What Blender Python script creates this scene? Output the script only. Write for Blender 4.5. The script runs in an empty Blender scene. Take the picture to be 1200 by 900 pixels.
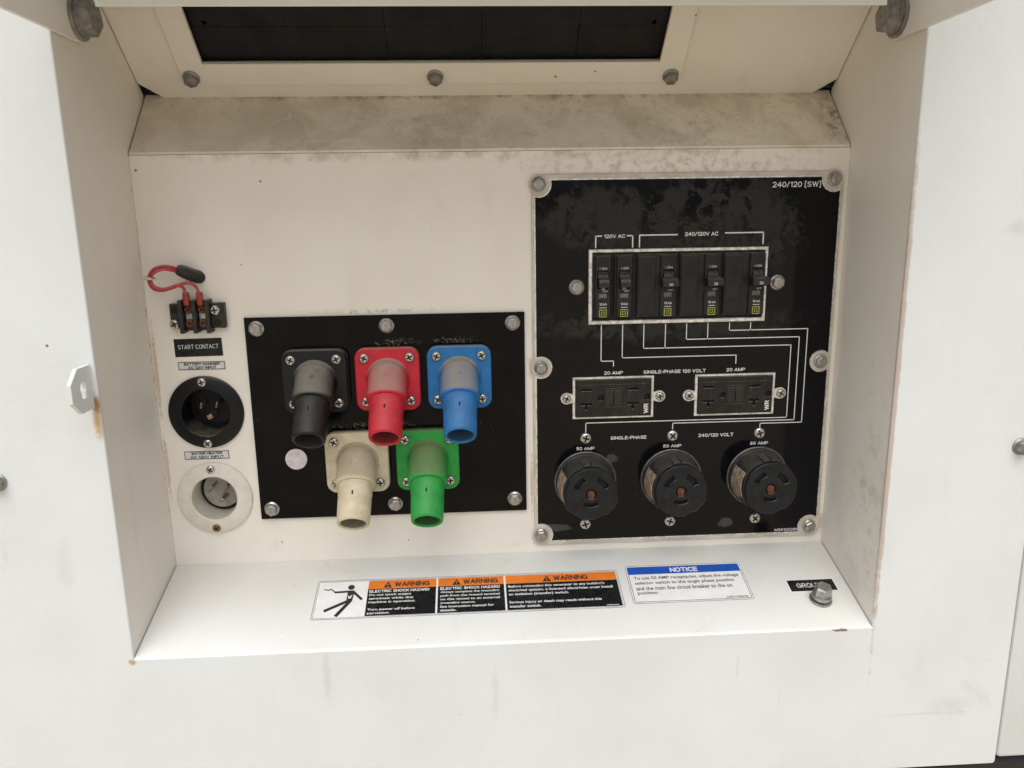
import bpy, bmesh, math, random
from mathutils import Vector, Matrix
from mathutils.geometry import delaunay_2d_cdt

random.seed(7)
SC = bpy.context.scene
COL = SC.collection
MM = 0.001
PI = math.pi

# ------------------------------------------------------------------ camera
cam_d = bpy.data.cameras.new('camera')
cam = bpy.data.objects.new('camera', cam_d)
COL.objects.link(cam)
SC.camera = cam
cam_d.sensor_fit = 'HORIZONTAL'
cam_d.sensor_width = 36.0
cam_d.lens = 36.0 * 903.0 / 1200.0
cam_d.clip_start = 0.02
cam_d.clip_end = 500.0
_pitch, _roll, _yaw = math.radians(12.334), math.radians(-0.890), math.radians(2.971)
_f = Vector((math.sin(_yaw) * math.cos(_pitch), math.cos(_yaw) * math.cos(_pitch), -math.sin(_pitch)))
_r = Vector((math.cos(_yaw), -math.sin(_yaw), 0))
_u = _r.cross(_f)
_r2 = _r * math.cos(_roll) + _u * math.sin(_roll)
_u2 = -_r * math.sin(_roll) + _u * math.cos(_roll)
m = Matrix.Identity(4)
for i in range(3):
    m[i][0], m[i][1], m[i][2] = _r2[i], _u2[i], -_f[i]
m[0][3], m[1][3], m[2][3] = 0.29216, -0.71148, 0.31578
cam.matrix_world = m

# ------------------------------------------------------------------ sky, sun, exposure
SUN_EL, SUN_AZ = math.radians(69), math.radians(-16)      # azimuth away from -y (behind the viewer), towards +x
world = bpy.data.worlds.new('World')
SC.world = world
world.use_nodes = True
wn, wl = world.node_tree.nodes, world.node_tree.links
wn.clear()
sky = wn.new('ShaderNodeTexSky')
sky.sky_type = 'NISHITA'
sky.sun_disc = False
sky.sun_elevation = SUN_EL
sky.sun_rotation = PI - SUN_AZ
sky.air_density = 1.0
sky.dust_density = 4.0
sky.ozone_density = 1.0
hs = wn.new('ShaderNodeHueSaturation')
hs.inputs['Saturation'].default_value = 0.45
bg = wn.new('ShaderNodeBackground')
bg.inputs['Strength'].default_value = 0.10
wo = wn.new('ShaderNodeOutputWorld')
wl.new(sky.outputs[0], hs.inputs['Color'])
wl.new(hs.outputs[0], bg.inputs['Color'])
wl.new(bg.outputs[0], wo.inputs['Surface'])

sun_d = bpy.data.lights.new('sun', 'SUN')
sun_d.energy = 1.5
sun_d.angle = math.radians(65)
sun_d.color = (1.0, 0.985, 0.96)
sun = bpy.data.objects.new('sun', sun_d)
COL.objects.link(sun)
_sd = Vector((math.sin(SUN_AZ) * math.cos(SUN_EL), -math.cos(SUN_AZ) * math.cos(SUN_EL), math.sin(SUN_EL)))
sun.rotation_euler = _sd.to_track_quat('Z', 'Y').to_euler()
sun.location = _sd * 5

vs = SC.view_settings
vs.view_transform = 'Standard'
vs.look = 'None'
vs.exposure = 0.66
vs.gamma = 1.0
vs.use_curve_mapping = False
try:
    SC.cycles.max_bounces = 10
    SC.cycles.diffuse_bounces = 6
except Exception:
    pass


# ------------------------------------------------------------------ material helpers
class NT:
    def __init__(self, name):
        self.m = bpy.data.materials.new(name)
        self.m.use_nodes = True
        self.n = self.m.node_tree.nodes
        self.l = self.m.node_tree.links
        self.b = self.n['Principled BSDF']
        self._pos = None

    def node(self, t, **kw):
        nd = self.n.new(t)
        for k, v in kw.items():
            setattr(nd, k, v)
        return nd

    def set(self, sock, v):
        if hasattr(v, 'is_output'):
            self.l.new(v, sock)
        else:
            if isinstance(v, tuple) and len(v) == 3 and sock.type == 'RGBA':
                v = (*v, 1)
            sock.default_value = v

    def pos(self):
        """object coordinates in millimetres"""
        if self._pos is None:
            tc = self.node('ShaderNodeTexCoord')
            vm = self.node('ShaderNodeVectorMath', operation='SCALE')
            self.l.new(tc.outputs['Object'], vm.inputs[0])
            vm.inputs['Scale'].default_value = 1000.0
            self._pos = vm.outputs[0]
        return self._pos

    def mapping(self, scale=(1, 1, 1), loc=(0, 0, 0), rot=(0, 0, 0), vec=None):
        mp = self.node('ShaderNodeMapping')
        self.l.new(vec or self.pos(), mp.inputs['Vector'])
        mp.inputs['Scale'].default_value = scale
        mp.inputs['Location'].default_value = loc
        mp.inputs['Rotation'].default_value = rot
        return mp.outputs[0]

    def noise(self, size, detail=3, rough=0.55, vec=None, scale=(1, 1, 1), loc=(0, 0, 0), dist=0.0):
        v = self.mapping(tuple(s / size for s in scale), loc, vec=vec)
        nz = self.node('ShaderNodeTexNoise')
        self.l.new(v, nz.inputs['Vector'])
        nz.inputs['Scale'].default_value = 1.0
        nz.inputs['Detail'].default_value = detail
        nz.inputs['Roughness'].default_value = rough
        nz.inputs['Distortion'].default_value = dist
        return nz.outputs['Fac']

    def ramp(self, fac, a, b, va=0.0, vb=1.0):
        r = self.node('ShaderNodeMapRange')
        r.interpolation_type = 'SMOOTHSTEP'
        self.set(r.inputs['Value'], fac)
        for k, v in zip(('From Min', 'From Max', 'To Min', 'To Max'), (a, b, va, vb)):
            r.inputs[k].default_value = v
        return r.outputs['Result']

    def math(self, op, a, b=0.0, clamp=False):
        x = self.node('ShaderNodeMath', operation=op)
        x.use_clamp = clamp
        self.set(x.inputs[0], a)
        self.set(x.inputs[1], b)
        return x.outputs[0]

    def mul(self, *a):
        o = a[0]
        for q in a[1:]:
            o = self.math('MULTIPLY', o, q)
        return o

    def mx(self, *a):
        o = a[0]
        for q in a[1:]:
            o = self.math('MAXIMUM', o, q)
        return o

    def mix(self, fac, a, b):
        x = self.node('ShaderNodeMix', data_type='RGBA')
        self.set(x.inputs['Factor'], fac)
        self.set(x.inputs['A'], a)
        self.set(x.inputs['B'], b)
        return x.outputs['Result']

    def spot(self, p, r, soft=0.6, wob=0.35, wsize=4.0):
        """mask: 1 inside an ellipsoid of radii r (mm) round p (mm, object space), ragged edge"""
        v = self.mapping(tuple(1.0 / q for q in r), tuple(-c / q for c, q in zip(p, r)))
        ln = self.node('ShaderNodeVectorMath', operation='LENGTH')
        self.l.new(v, ln.inputs[0])
        nz = self.noise(wsize, 4, 0.6)
        d = self.math('ADD', ln.outputs['Value'], self.math('MULTIPLY', self.math('SUBTRACT', nz, 0.5), wob * 2))
        return self.ramp(d, 1.0, 1.0 - soft)

    def bump(self, h, strength, dist=0.0005):
        bp = self.node('ShaderNodeBump')
        bp.inputs['Strength'].default_value = strength
        bp.inputs['Distance'].default_value = dist
        self.l.new(h, bp.inputs['Height'])
        self.l.new(bp.outputs[0], self.b.inputs['Normal'])

    def up(self, lo=0.2, hi=0.9):
        """how far the surface faces the sky: where dust settles"""
        g = self.node('ShaderNodeNewGeometry')
        sx = self.node('ShaderNodeSeparateXYZ')
        self.l.new(g.outputs['Normal'], sx.inputs[0])
        return self.ramp(sx.outputs['Z'], lo, hi)

    def flecks(self, cell, r, keep, seed=0.0):
        """small dark flecks: a few random cells of a voronoi pattern"""
        v = self.mapping((1 / cell,) * 3, (seed, seed * 1.7, seed * 0.6))
        vo = self.node('ShaderNodeTexVoronoi')
        self.l.new(v, vo.inputs['Vector'])
        vo.inputs['Scale'].default_value = 1.0
        hit = self.ramp(vo.outputs['Distance'], r, r * 0.5)
        sep = self.node('ShaderNodeSeparateColor')
        self.l.new(vo.outputs['Color'], sep.inputs[0])
        return self.mul(hit, self.math('LESS_THAN', sep.outputs[0], keep))

    def done(self, color, rough=0.5, metal=0.0, spec=0.5, coat=0.0):
        self.set(self.b.inputs['Base Color'], color)
        self.set(self.b.inputs['Roughness'], rough)
        self.set(self.b.inputs['Metallic'], metal)
        self.b.inputs['Specular IOR Level'].default_value = spec
        if coat:
            self.b.inputs['Coat Weight'].default_value = coat
        return self.m


def simple(name, c, rough=0.5, metal=0.0, var=0.18, size=6.0, bump=0.0, bsize=1.0, spec=0.5, dust=None, dustc=(0.30, 0.26, 0.20), scuff=0.0):
    t = NT(name)
    n = t.noise(size, 4)
    dark = tuple(q * (1 - var) for q in c)
    lite = tuple(min(1, q * (1 + var)) for q in c)
    col = t.mix(t.ramp(n, 0.3, 0.7), dark, lite)
    rg = t.ramp(t.noise(size * 0.6, 3), 0.3, 0.7, max(0.04, rough - 0.08), min(1, rough + 0.1))
    if scuff:
        s = t.ramp(t.noise(9, 6, 0.75, scale=(1, 0.35, 1)), 0.58, 0.72, 0, scuff)
        col = t.mix(s, col, (0.16, 0.15, 0.13))
    if dust:
        dm = t.mul(t.up(dust[0], dust[1]), t.ramp(t.noise(dust[3] if len(dust) > 3 else 7, 5, 0.65), 0.25, 0.6), dust[2])
        col = t.mix(dm, col, dustc)
        rg = t.math('MAXIMUM', rg, t.math('MULTIPLY', dm, 0.9))
    if bump:
        t.bump(t.noise(bsize, 3), bump)
    return t.done(col, rg, metal, spec)


M = {}


def paint(name, base, rough, specks, extra=None, dirt=0.35, peel=0.22):
    t = NT(name)
    col = t.mix(t.ramp(t.noise(90, 4), 0.3, 0.75, 0, 1), base, tuple(q * f for q, f in zip(base, (0.95, 0.94, 0.91))))
    # grime washed down in faint vertical runs, smudges and flecks
    run = t.mul(t.ramp(t.noise(22, 5, 0.6, scale=(1, 1, 0.16)), 0.55, 0.8), dirt)
    col = t.mix(run, col, tuple(q * f for q, f in zip(base, (0.72, 0.70, 0.64))))
    sm = t.mul(t.ramp(t.noise(60, 6, 0.7, dist=0.6), 0.62, 0.8), 0.22)
    col = t.mix(sm, col, (0.36, 0.35, 0.32))
    sc = t.mul(t.ramp(t.noise(16, 4, 0.6, scale=(1, 1, 0.1), dist=1.2, loc=(3, 5, 1)), 0.715, 0.75), t.ramp(t.noise(70, 2, loc=(9, 2, 4)), 0.52, 0.62), 0.2)
    col = t.mix(sc, col, (0.25, 0.245, 0.23))
    fl = t.flecks(34, 0.045, specks * 2.0, 3.0)
    fl2 = t.flecks(17, 0.055, specks * 1.2, 8.0)
    col = t.mix(t.mul(t.mx(fl, fl2), 0.8), col, (0.05, 0.042, 0.035))
    if extra:
        col = extra(t, col)
    h = t.math('ADD', t.mul(t.noise(1.6, 2), 1.0), t.mul(t.noise(4.5, 2), 0.9))
    t.bump(h, peel, 0.0004)
    rg = t.ramp(t.noise(14, 4), 0.3, 0.7, rough - 0.06, rough + 0.1)
    return t.done(col, rg, 0, 0.45)


RUST = (0.30, 0.115, 0.028)
RUST_PALE = (0.48, 0.29, 0.10)


def front_marks(t, col):
    col = t.mix(t.mul(t.spot((-3.0, -110, 163), (6, 8, 20), 0.95, 0.5, 6), 0.95), col, RUST_PALE)
    col = t.mix(t.mul(t.spot((-2.5, -110, 177), (4.5, 8, 11), 0.7, 0.5, 4), 0.85), col, RUST)
    col = t.mix(t.mul(t.spot((-1.5, -109, -48), (4, 6, 3.5), 0.6, 0.4), 0.8), col, RUST_PALE)
    col = t.mix(t.mul(t.spot((611, -109, -47), (9, 6, 1.6), 0.5, 0.9, 3), 0.9), col, (0.16, 0.08, 0.05))
    for p, r, a in (((160, -110, -70), (5, 8, 34), 0.16), ((305, -110, -95), (5, 8, 36), 0.13), ((520, -110, -80), (1.6, 8, 20), 0.14),
                    ((700, -110, -135), (60, 8, 1.6), 0.14), ((560, -110, -110), (1.4, 8, 16), 0.12), ((728, -110, 300), (14, 8, 10), 0.16),
                    ((-45, -110, 40), (10, 8, 30), 0.12), ((720, -110, -128), (30, 8, 16), 0.12)):
        col = t.mix(t.mul(t.spot(p, r, 0.8, 0.7, 7), a), col, (0.27, 0.26, 0.23))
    # grubby edges of the opening
    e = t.mul(t.spot((641, -109, 150), (3.2, 8, 260), 0.5, 0.5, 9), 0.55)
    col = t.mix(e, col, (0.36, 0.20, 0.09))
    return col


M['front'] = paint('front_paint', (0.735, 0.77, 0.78), 0.42, 0.05, front_marks, dirt=0.12, peel=0.34)


def wall_marks(t, col):
    # dust caught along the top under the ledge, faint brown runs
    top = t.mul(t.spot((320, 0, 372), (420, 12, 10), 0.8, 0.9, 11), t.ramp(t.noise(20, 5, 0.65), 0.38, 0.66), 0.75)
    col = t.mix(top, col, (0.42, 0.34, 0.24))
    r = t.mul(t.spot((480, 0, 358), (170, 12, 12), 0.8, 0.9, 8), t.ramp(t.noise(9, 5, 0.65), 0.42, 0.66), 0.6)
    col = t.mix(r, col, (0.34, 0.28, 0.2))
    pl = t.mul(t.spot((205, 0, 232), (120, 12, 4.0), 0.9, 0.9, 6), t.ramp(t.noise(6, 5, 0.7), 0.46, 0.66), 0.75)
    col = t.mix(pl, col, (0.28, 0.23, 0.16))
    for p, rr in (((351, 0, 2), (5, 8, 9)), ((347, 0, 176), (2.5, 8, 14)), ((347, 0, 60), (2, 8, 40)), ((638, 0, 10), (4, 8, 14)),
                  ((2, 0, 180), (2.5, 8, 60)), ((2, 0, 90), (2.5, 8, 40))):
        col = t.mix(t.mul(t.spot(p, rr, 0.7, 0.7, 4), 0.55), col, (0.45, 0.28, 0.13))
    return col


CREAM = (0.775, 0.745, 0.685)
M['wall'] = paint('recess_paint', (0.84, 0.80, 0.73), 0.45, 0.2, wall_marks, dirt=0.22, peel=0.16)


def side_marks(t, col):
    d = t.mul(t.flecks(7, 0.13, 0.34, 5.0), t.spot((640, -85, 30), (60, 55, 95), 0.6, 0.8, 18), 0.9)
    col = t.mix(d, col, (0.05, 0.045, 0.045))
    s = t.mul(t.spot((640, -80, 60), (60, 60, 150), 0.9, 0.8, 25), t.ramp(t.noise(12, 5, 0.7), 0.45, 0.7), 0.4)
    col = t.mix(s, col, (0.40, 0.36, 0.31))
    e = t.mul(t.spot((640, -107, 60), (20, 2.4, 200), 0.5, 0.9, 6), 0.8)
    col = t.mix(e, col, (0.28, 0.14, 0.06))
    e2 = t.mul(t.spot((0, -1, 180), (10, 3.0, 200), 0.6, 0.9, 7), t.ramp(t.noise(13, 3), 0.5, 0.65), 0.6)
    col = t.mix(e2, col, (0.34, 0.21, 0.10))
    return col


M['side'] = paint('side_wall_paint', CREAM, 0.5, 0.2, side_marks, dirt=0.25, peel=0.16)


def shelf_marks(t, col):
    g = t.mul(t.spot((606, -76, -28), (15, 16, 14), 0.8, 0.5, 5), 0.6)
    col = t.mix(g, col, (0.50, 0.34, 0.16))
    b = t.mul(t.ramp(t.noise(26, 6, 0.7), 0.6, 0.8), 0.3)
    col = t.mix(b, col, (0.42, 0.38, 0.30))
    return col


M['shelf'] = paint('shelf_paint', (0.73, 0.73, 0.705), 0.4, 0.10, shelf_marks, dirt=0.1, peel=0.16)

# weathered drip ledge, thick with old dirt
t = NT('dirty_ledge_paint')
c = t.mix(t.ramp(t.noise(46, 6, 0.62, dist=0.8), 0.34, 0.66), (0.82, 0.745, 0.62), (0.64, 0.56, 0.445))
c = t.mix(t.mul(t.ramp(t.noise(7, 6, 0.75), 0.48, 0.74), t.ramp(t.noise(60, 3, loc=(2, 3, 4)), 0.4, 0.62), 0.5), c, (0.30, 0.25, 0.18))
c = t.mix(t.mul(t.ramp(t.noise(20, 4, 0.6, dist=2.2, loc=(4, 7, 1)), 0.60, 0.66), 0.6), c, (0.80, 0.74, 0.63))
c = t.mix(t.mul(t.spot((60, 20, 400), (90, 40, 40), 0.8, 0.6, 20), 0.6), c, (0.66, 0.59, 0.48))
c = t.mix(t.mul(t.flecks(9, 0.09, 0.35, 2.0), 0.8), c, (0.06, 0.05, 0.035))
c = t.mix(t.mul(t.spot((320, 0, 371), (420, 4, 4), 0.7, 0.9, 9), t.ramp(t.noise(30, 3), 0.42, 0.6), 0.8), c, (0.80, 0.75, 0.66))
c = t.mix(t.mul(t.spot((320, 49, 425), (420, 9, 9), 0.9, 0.9, 13), t.ramp(t.noise(11, 5, 0.7), 0.42, 0.62), 0.75), c, (0.17, 0.14, 0.10))
c = t.mix(t.mul(t.spot((634, 24, 398), (16, 40, 40), 0.8, 0.9, 9), t.ramp(t.noise(8, 5, 0.7), 0.45, 0.6), 0.7), c, (0.15, 0.12, 0.085))
t.bump(t.noise(2.5, 5, 0.7), 0.5, 0.0006)
M['ledge'] = t.done(c, 0.85, 0, 0.25)

t = NT('black_legend_film')
# grey patches painted for soft reflections in the upper half of the legend film, print scuffs lower down
reg = t.mx(t.spot((410, 312, 0), (62, 34, 30), 0.35, 0.45, 9), t.spot((520, 300, 0), (92, 60, 30), 0.3, 0.45, 12), t.spot((470, 215, 0), (150, 20, 30), 0.5, 0.6, 10))
blot = t.ramp(t.noise(12, 6, 0.66, dist=0.5), 0.455, 0.525)
blot2 = t.ramp(t.noise(36, 5, 0.62, scale=(1, 0.4, 1)), 0.45, 0.55)
mk = t.mul(reg, t.mx(t.mul(blot, 0.75), t.mul(blot2, 0.7)))
c = t.mix(mk, (0.0020, 0.0021, 0.0034), (0.029, 0.028, 0.025))
swo = t.mx(t.spot((368, 14, 0), (20, 4.5, 30), 0.35, 0.6, 9), t.spot((540, 14, 0), (8, 6, 30), 0.35, 0.6, 6), t.spot((425, 84, 0), (7, 6, 30), 0.5, 0.8, 3))
c = t.mix(t.mul(swo, 0.8), c, (0.07, 0.07, 0.07))
c = t.mix(t.mul(t.flecks(8, 0.06, 0.2, 1.0), 0.5), c, (0.2, 0.2, 0.19))
rg = t.ramp(mk, 0, 1, 0.10, 0.34)
t.bump(t.noise(18, 3), 0.06, 0.001)
M['film'] = t.done(c, rg, 0, 0.22)

t = NT('black_powder_coat')
c = t.mix(t.ramp(t.noise(30, 5), 0.4, 0.7), (0.0012, 0.0012, 0.0016), (0.004, 0.004, 0.004))
ds = t.mul(t.mx(t.spot((222, 203, 0), (26, 5, 30), 0.8, 0.8, 4), t.spot((275, 204, 0), (30, 4, 30), 0.8, 0.8, 4), t.spot((195, 124, 0), (60, 4, 30), 0.8, 0.8, 5)),
           t.ramp(t.noise(2.6, 4, 0.8), 0.53, 0.6), 0.8)
c = t.mix(ds, c, (0.30, 0.25, 0.19))
c = t.mix(t.mul(t.flecks(11, 0.05, 0.25, 4.0), 0.7), c, (0.16, 0.15, 0.14))
t.bump(t.noise(1.2, 2), 0.10, 0.0003)
M['powder'] = t.done(c, t.ramp(t.noise(12, 4), 0.3, 0.7, 0.10, 0.24), 0, 0.16)

M['clear_plate'] = simple('yellowed_clear_plate', (0.56, 0.515, 0.445), 0.18, 0, 0.14, 20)
M['trim'] = simple('foil_border', (0.72, 0.71, 0.68), 0.25, 0.75, 0.25, 6)
M['print'] = simple('white_print', (0.72, 0.72, 0.70), 0.5, 0, 0.08, 5)
M['steel'] = simple('zinc_steel', (0.40, 0.39, 0.365), 0.36, 0.85, 0.2, 4, dust=(0.5, 1.0, 0.4, 3))
M['steel_dull'] = simple('dull_grey_steel', (0.27, 0.265, 0.245), 0.46, 0.7, 0.25, 6, dust=(0.5, 1.0, 0.4, 4))
M['screw'] = simple('nickel_screw', (0.52, 0.51, 0.48), 0.26, 0.95, 0.15, 3)
M['screw_rust'] = simple('rusty_screw', (0.27, 0.15, 0.075), 0.7, 0.3, 0.5, 1.5, 0.4, 0.8)
M['brass'] = simple('tarnished_brass', (0.20, 0.085, 0.045), 0.6, 0.5, 0.5, 1.4, 0.3, 0.8)
M['bezel'] = simple('worn_aluminium_bezel', (0.74, 0.72, 0.67), 0.36, 0.35, 0.3, 5, dust=(0.3, 1.0, 0.8, 6))
M['breaker'] = simple('black_breaker_plastic', (0.014, 0.0135, 0.013), 0.42, 0, 0.35, 9, 0.1, 1.0, 0.35, dust=(0.3, 1.0, 0.6), scuff=0.25)
M['toggle'] = simple('black_toggle_plastic', (0.014, 0.013, 0.013), 0.3, 0, 0.3, 5, dust=(0.35, 1.0, 0.35))
M['hole'] = simple('cavity_shade_black', (0.006, 0.006, 0.006), 0.7, 0, 0.2, 5)  # near-black that paints in the shade inside holes, slots and recesses
M['smallprint'] = simple('grey_small_print', (0.55, 0.55, 0.53), 0.6, 0, 0.2, 2)
M['emblem'] = simple('yellow_green_print', (0.36, 0.38, 0.06), 0.5, 0, 0.2, 2)
M['outlet'] = simple('black_outlet_plastic', (0.012, 0.011, 0.0105), 0.36, 0, 0.4, 8, 0.06, 1.0, 0.35, dust=(0.3, 1.0, 0.7), scuff=0.3)
M['lock_body'] = simple('black_nylon_body', (0.015, 0.015, 0.0145), 0.45, 0, 0.4, 9, 0.1, 1.2, 0.35, dust=(0.0, 0.95, 0.4, 12), dustc=(0.14, 0.125, 0.105), scuff=0.3)
M['lock_face'] = simple('black_nylon_face', (0.009, 0.0105, 0.012), 0.42, 0, 0.35, 8, 0.06, 1.0, 0.3, scuff=0.15)
M['rust_pin'] = simple('rusty_centre_pin', (0.115, 0.040, 0.020), 0.75, 0.1, 0.6, 2.2, 0.4, 0.9)
M['side_tan'] = simple('tan_fibre_insert', (0.30, 0.225, 0.165), 0.6, 0, 0.4, 5, 0.2, 1.2)
M['inlet_black'] = simple('black_inlet_nylon', (0.004, 0.0045, 0.006), 0.4, 0, 0.3, 14, 0, 1, 0.3, dust=(0.3, 1.0, 0.45))
M['inlet_white'] = simple('ivory_inlet_nylon', (0.70, 0.665, 0.58), 0.4, 0, 0.07, 14, 0.05, 2, dust=(0.3, 1.0, 0.3), dustc=(0.35, 0.31, 0.26))
M['inlet_grey'] = simple('grey_inlet_face', (0.42, 0.41, 0.38), 0.5, 0, 0.15, 6)
M['prong'] = simple('tarnished_prong', (0.36, 0.27, 0.20), 0.4, 0.8, 0.4, 2)
M['term'] = simple('black_terminal_bakelite', (0.016, 0.015, 0.014), 0.42, 0, 0.4, 5, 0.1, 1.0, dust=(0.3, 1, 0.5))
M['wire'] = simple('faded_red_wire', (0.42, 0.055, 0.075), 0.45, 0, 0.2, 6)
M['tie'] = simple('natural_nylon', (0.62, 0.52, 0.45), 0.5, 0, 0.1, 3)
M['crimp'] = simple('red_crimp_sleeve', (0.30, 0.038, 0.02), 0.4, 0, 0.3, 3)
M['sleeve'] = simple('black_rubber_sleeve', (0.014, 0.014, 0.013), 0.5, 0, 0.3, 4, dust=(0.2, 1, 0.5))
M['vinyl_black'] = simple('black_vinyl', (0.010, 0.010, 0.011), 0.3, 0, 0.3, 9, spec=0.3, scuff=0.1)
M['vinyl_white'] = simple('white_vinyl', (0.76, 0.755, 0.74), 0.35, 0, 0.05, 20)
M['vinyl_dull'] = simple('grey_white_label', (0.66, 0.65, 0.63), 0.45, 0, 0.1, 9)
M['vinyl_orange'] = simple('orange_vinyl', (0.72, 0.185, 0.02), 0.38, 0, 0.08, 14)
M['vinyl_blue'] = simple('blue_vinyl', (0.012, 0.085, 0.42), 0.35, 0, 0.08, 14)
M['ink'] = simple('black_ink', (0.018, 0.018, 0.02), 0.45, 0, 0.2, 5)
M['paper'] = simple('pale_round_sticker', (0.60, 0.56, 0.56), 0.5, 0, 0.1, 5)
M['pinkink'] = simple('faded_pink_print', (0.55, 0.40, 0.42), 0.6, 0, 0.2, 3)
M['rubber'] = simple('black_rubber_tile', (0.006, 0.006, 0.007), 0.62, 0, 0.35, 40, 0.15, 1.5, spec=0.3)
M['base'] = simple('black_base_paint', (0.012, 0.012, 0.012), 0.5, 0, 0.3, 60)
M['gasket'] = simple('dark_gasket', (0.06, 0.052, 0.045), 0.8, 0, 0.3, 5)


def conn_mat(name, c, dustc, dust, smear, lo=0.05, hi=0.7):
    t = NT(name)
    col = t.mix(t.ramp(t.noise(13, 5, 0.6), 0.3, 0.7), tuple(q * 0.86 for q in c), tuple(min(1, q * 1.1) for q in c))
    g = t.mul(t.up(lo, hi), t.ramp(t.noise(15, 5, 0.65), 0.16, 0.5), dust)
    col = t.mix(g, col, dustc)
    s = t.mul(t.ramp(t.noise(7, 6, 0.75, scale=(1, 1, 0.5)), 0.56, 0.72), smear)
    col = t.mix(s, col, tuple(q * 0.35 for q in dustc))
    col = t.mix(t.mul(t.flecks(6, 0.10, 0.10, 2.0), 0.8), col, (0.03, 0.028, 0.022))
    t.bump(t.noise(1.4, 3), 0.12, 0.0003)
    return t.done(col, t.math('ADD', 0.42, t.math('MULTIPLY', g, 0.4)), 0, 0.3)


# ------------------------------------------------------------------ mesh helpers (all in millimetres)
class MB:
    def __init__(self):
        self.v, self.f, self.mi = [], [], []

    def add(self, vs, fs, mi=0, xf=None):
        o = len(self.v)
        for p in vs:
            p = Vector(p)
            if xf is not None:
                p = xf @ p
            self.v.append(p)
        for f in fs:
            self.f.append([i + o for i in f])
            self.mi.append(mi)

    def box(self, x0, y0, z0, x1, y1, z1, b=0.0, mi=0, xf=None):
        """box; b > 0 chamfers the four edges of the +z face and the upright corners"""
        pts = rrect(x0, y0, x1, y1, b, 1) if b else [(x0, y0), (x1, y0), (x1, y1), (x0, y1)]
        self.prism(pts, z0, z1, b, mi, xf)

    def prism(self, pts, z0, z1, b=0.0, mi=0, xf=None):
        n = len(pts)
        rings = [[(x, y, z0) for x, y in pts]]
        if b:
            rings.append([(x, y, z1 - b) for x, y in pts])
            rings.append([(x, y, z1) for x, y in offset(pts, -b)])
        else:
            rings.append([(x, y, z1) for x, y in pts])
        vs = [p for r in rings for p in r]
        fs = []
        for k in range(len(rings) - 1):
            for i in range(n):
                j = (i + 1) % n
                fs.append([k * n + i, k * n + j, (k + 1) * n + j, (k + 1) * n + i])
        fs.append(list(range(n))[::-1])
        fs.append([(len(rings) - 1) * n + i for i in range(n)])
        self.add(vs, fs, mi, xf)

    def lathe(self, prof, n=28, mi=0, xf=None, cap0=True, cap1=True, phase=0.0):
        """profile of (radius, z) turned round local z"""
        vs, fs = [], []
        for r, z in prof:
            for i in range(n):
                a = 2 * PI * i / n + phase
                vs.append((r * math.cos(a), r * math.sin(a), z))
        for k in range(len(prof) - 1):
            for i in range(n):
                j = (i + 1) % n
                fs.append([k * n + i, k * n + j, (k + 1) * n + j, (k + 1) * n + i])
        if cap0:
            fs.append(list(range(n))[::-1])
        if cap1:
            fs.append([(len(prof) - 1) * n + i for i in range(n)])
        self.add(vs, fs, mi, xf)

    def plate(self, outer, holes, z0, z1, mi=0, xf=None, wall_mi=None, back=True, bev=0.0):
        """flat plate with real holes"""
        loops = [outer] + list(holes)
        flat = [p for lp in loops for p in lp]
        tri = fill(loops)
        n = len(flat)
        top = []
        if bev:
            for k, lp in enumerate(loops):
                top += offset(lp, -bev if k == 0 else bev)
        else:
            top = flat
        vs = [(x, y, z0) for x, y in flat] + [(x, y, z1 - bev) for x, y in flat] + ([(x, y, z1) for x, y in top] if bev else [])
        fs = []
        T = 2 * n if bev else n
        for a, b, c in tri:
            A, B, C = flat[a], flat[b], flat[c]
            if (B[0] - A[0]) * (C[1] - A[1]) - (B[1] - A[1]) * (C[0] - A[0]) < 0:
                b, c = c, b
            fs.append([a + T, b + T, c + T])
            if back:
                fs.append([c, b, a])
        wf = []
        s = 0
        for k, lp in enumerate(loops):
            m_ = len(lp)
            ar = sum(lp[i][0] * lp[(i + 1) % m_][1] - lp[(i + 1) % m_][0] * lp[i][1] for i in range(m_))
            flip = (ar < 0) if k == 0 else (ar > 0)
            for i in range(m_):
                a, b = s + i, s + (i + 1) % m_
                for lv in range(2 if bev else 1):
                    q = [a + lv * n, b + lv * n, b + (lv + 1) * n, a + (lv + 1) * n]
                    wf.append(q[::-1] if flip else q)
            s += m_
        o = len(self.v)
        self.add(vs, fs, mi, xf)
        for q in wf:
            self.f.append([i + o for i in q])
            self.mi.append(mi if wall_mi is None else wall_mi)

    def tube(self, path, r, n=10, mi=0):
        P = [Vector(p) for p in path]
        rs = r if isinstance(r, (list, tuple)) else [r] * len(P)
        up = Vector((0.13, 0.21, 1)).normalized()
        vs, fs = [], []
        for k, p in enumerate(P):
            d = (P[min(k + 1, len(P) - 1)] - P[max(k - 1, 0)]).normalized()
            a = d.cross(up).normalized()
            b = d.cross(a)
            for i in range(n):
                q = 2 * PI * i / n
                vs.append(p + (a * math.cos(q) + b * math.sin(q)) * rs[k])
        for k in range(len(P) - 1):
            for i in range(n):
                j = (i + 1) % n
                fs.append([k * n + j, k * n + i, (k + 1) * n + i, (k + 1) * n + j])
        fs.append(list(range(n)))
        fs.append([(len(P) - 1) * n + i for i in range(n)][::-1])
        self.add(vs, fs, mi)

    def strip(self, pts, w, z):
        """printed line of width w along an axis-aligned polyline"""
        for (x0, y0), (x1, y1) in zip(pts[:-1], pts[1:]):
            h = w / 2
            xa, xb = min(x0, x1) - h, max(x0, x1) + h
            ya, yb = min(y0, y1) - h, max(y0, y1) + h
            self.add([(xa, ya, z), (xb, ya, z), (xb, yb, z), (xa, yb, z)], [[0, 1, 2, 3]])

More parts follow.
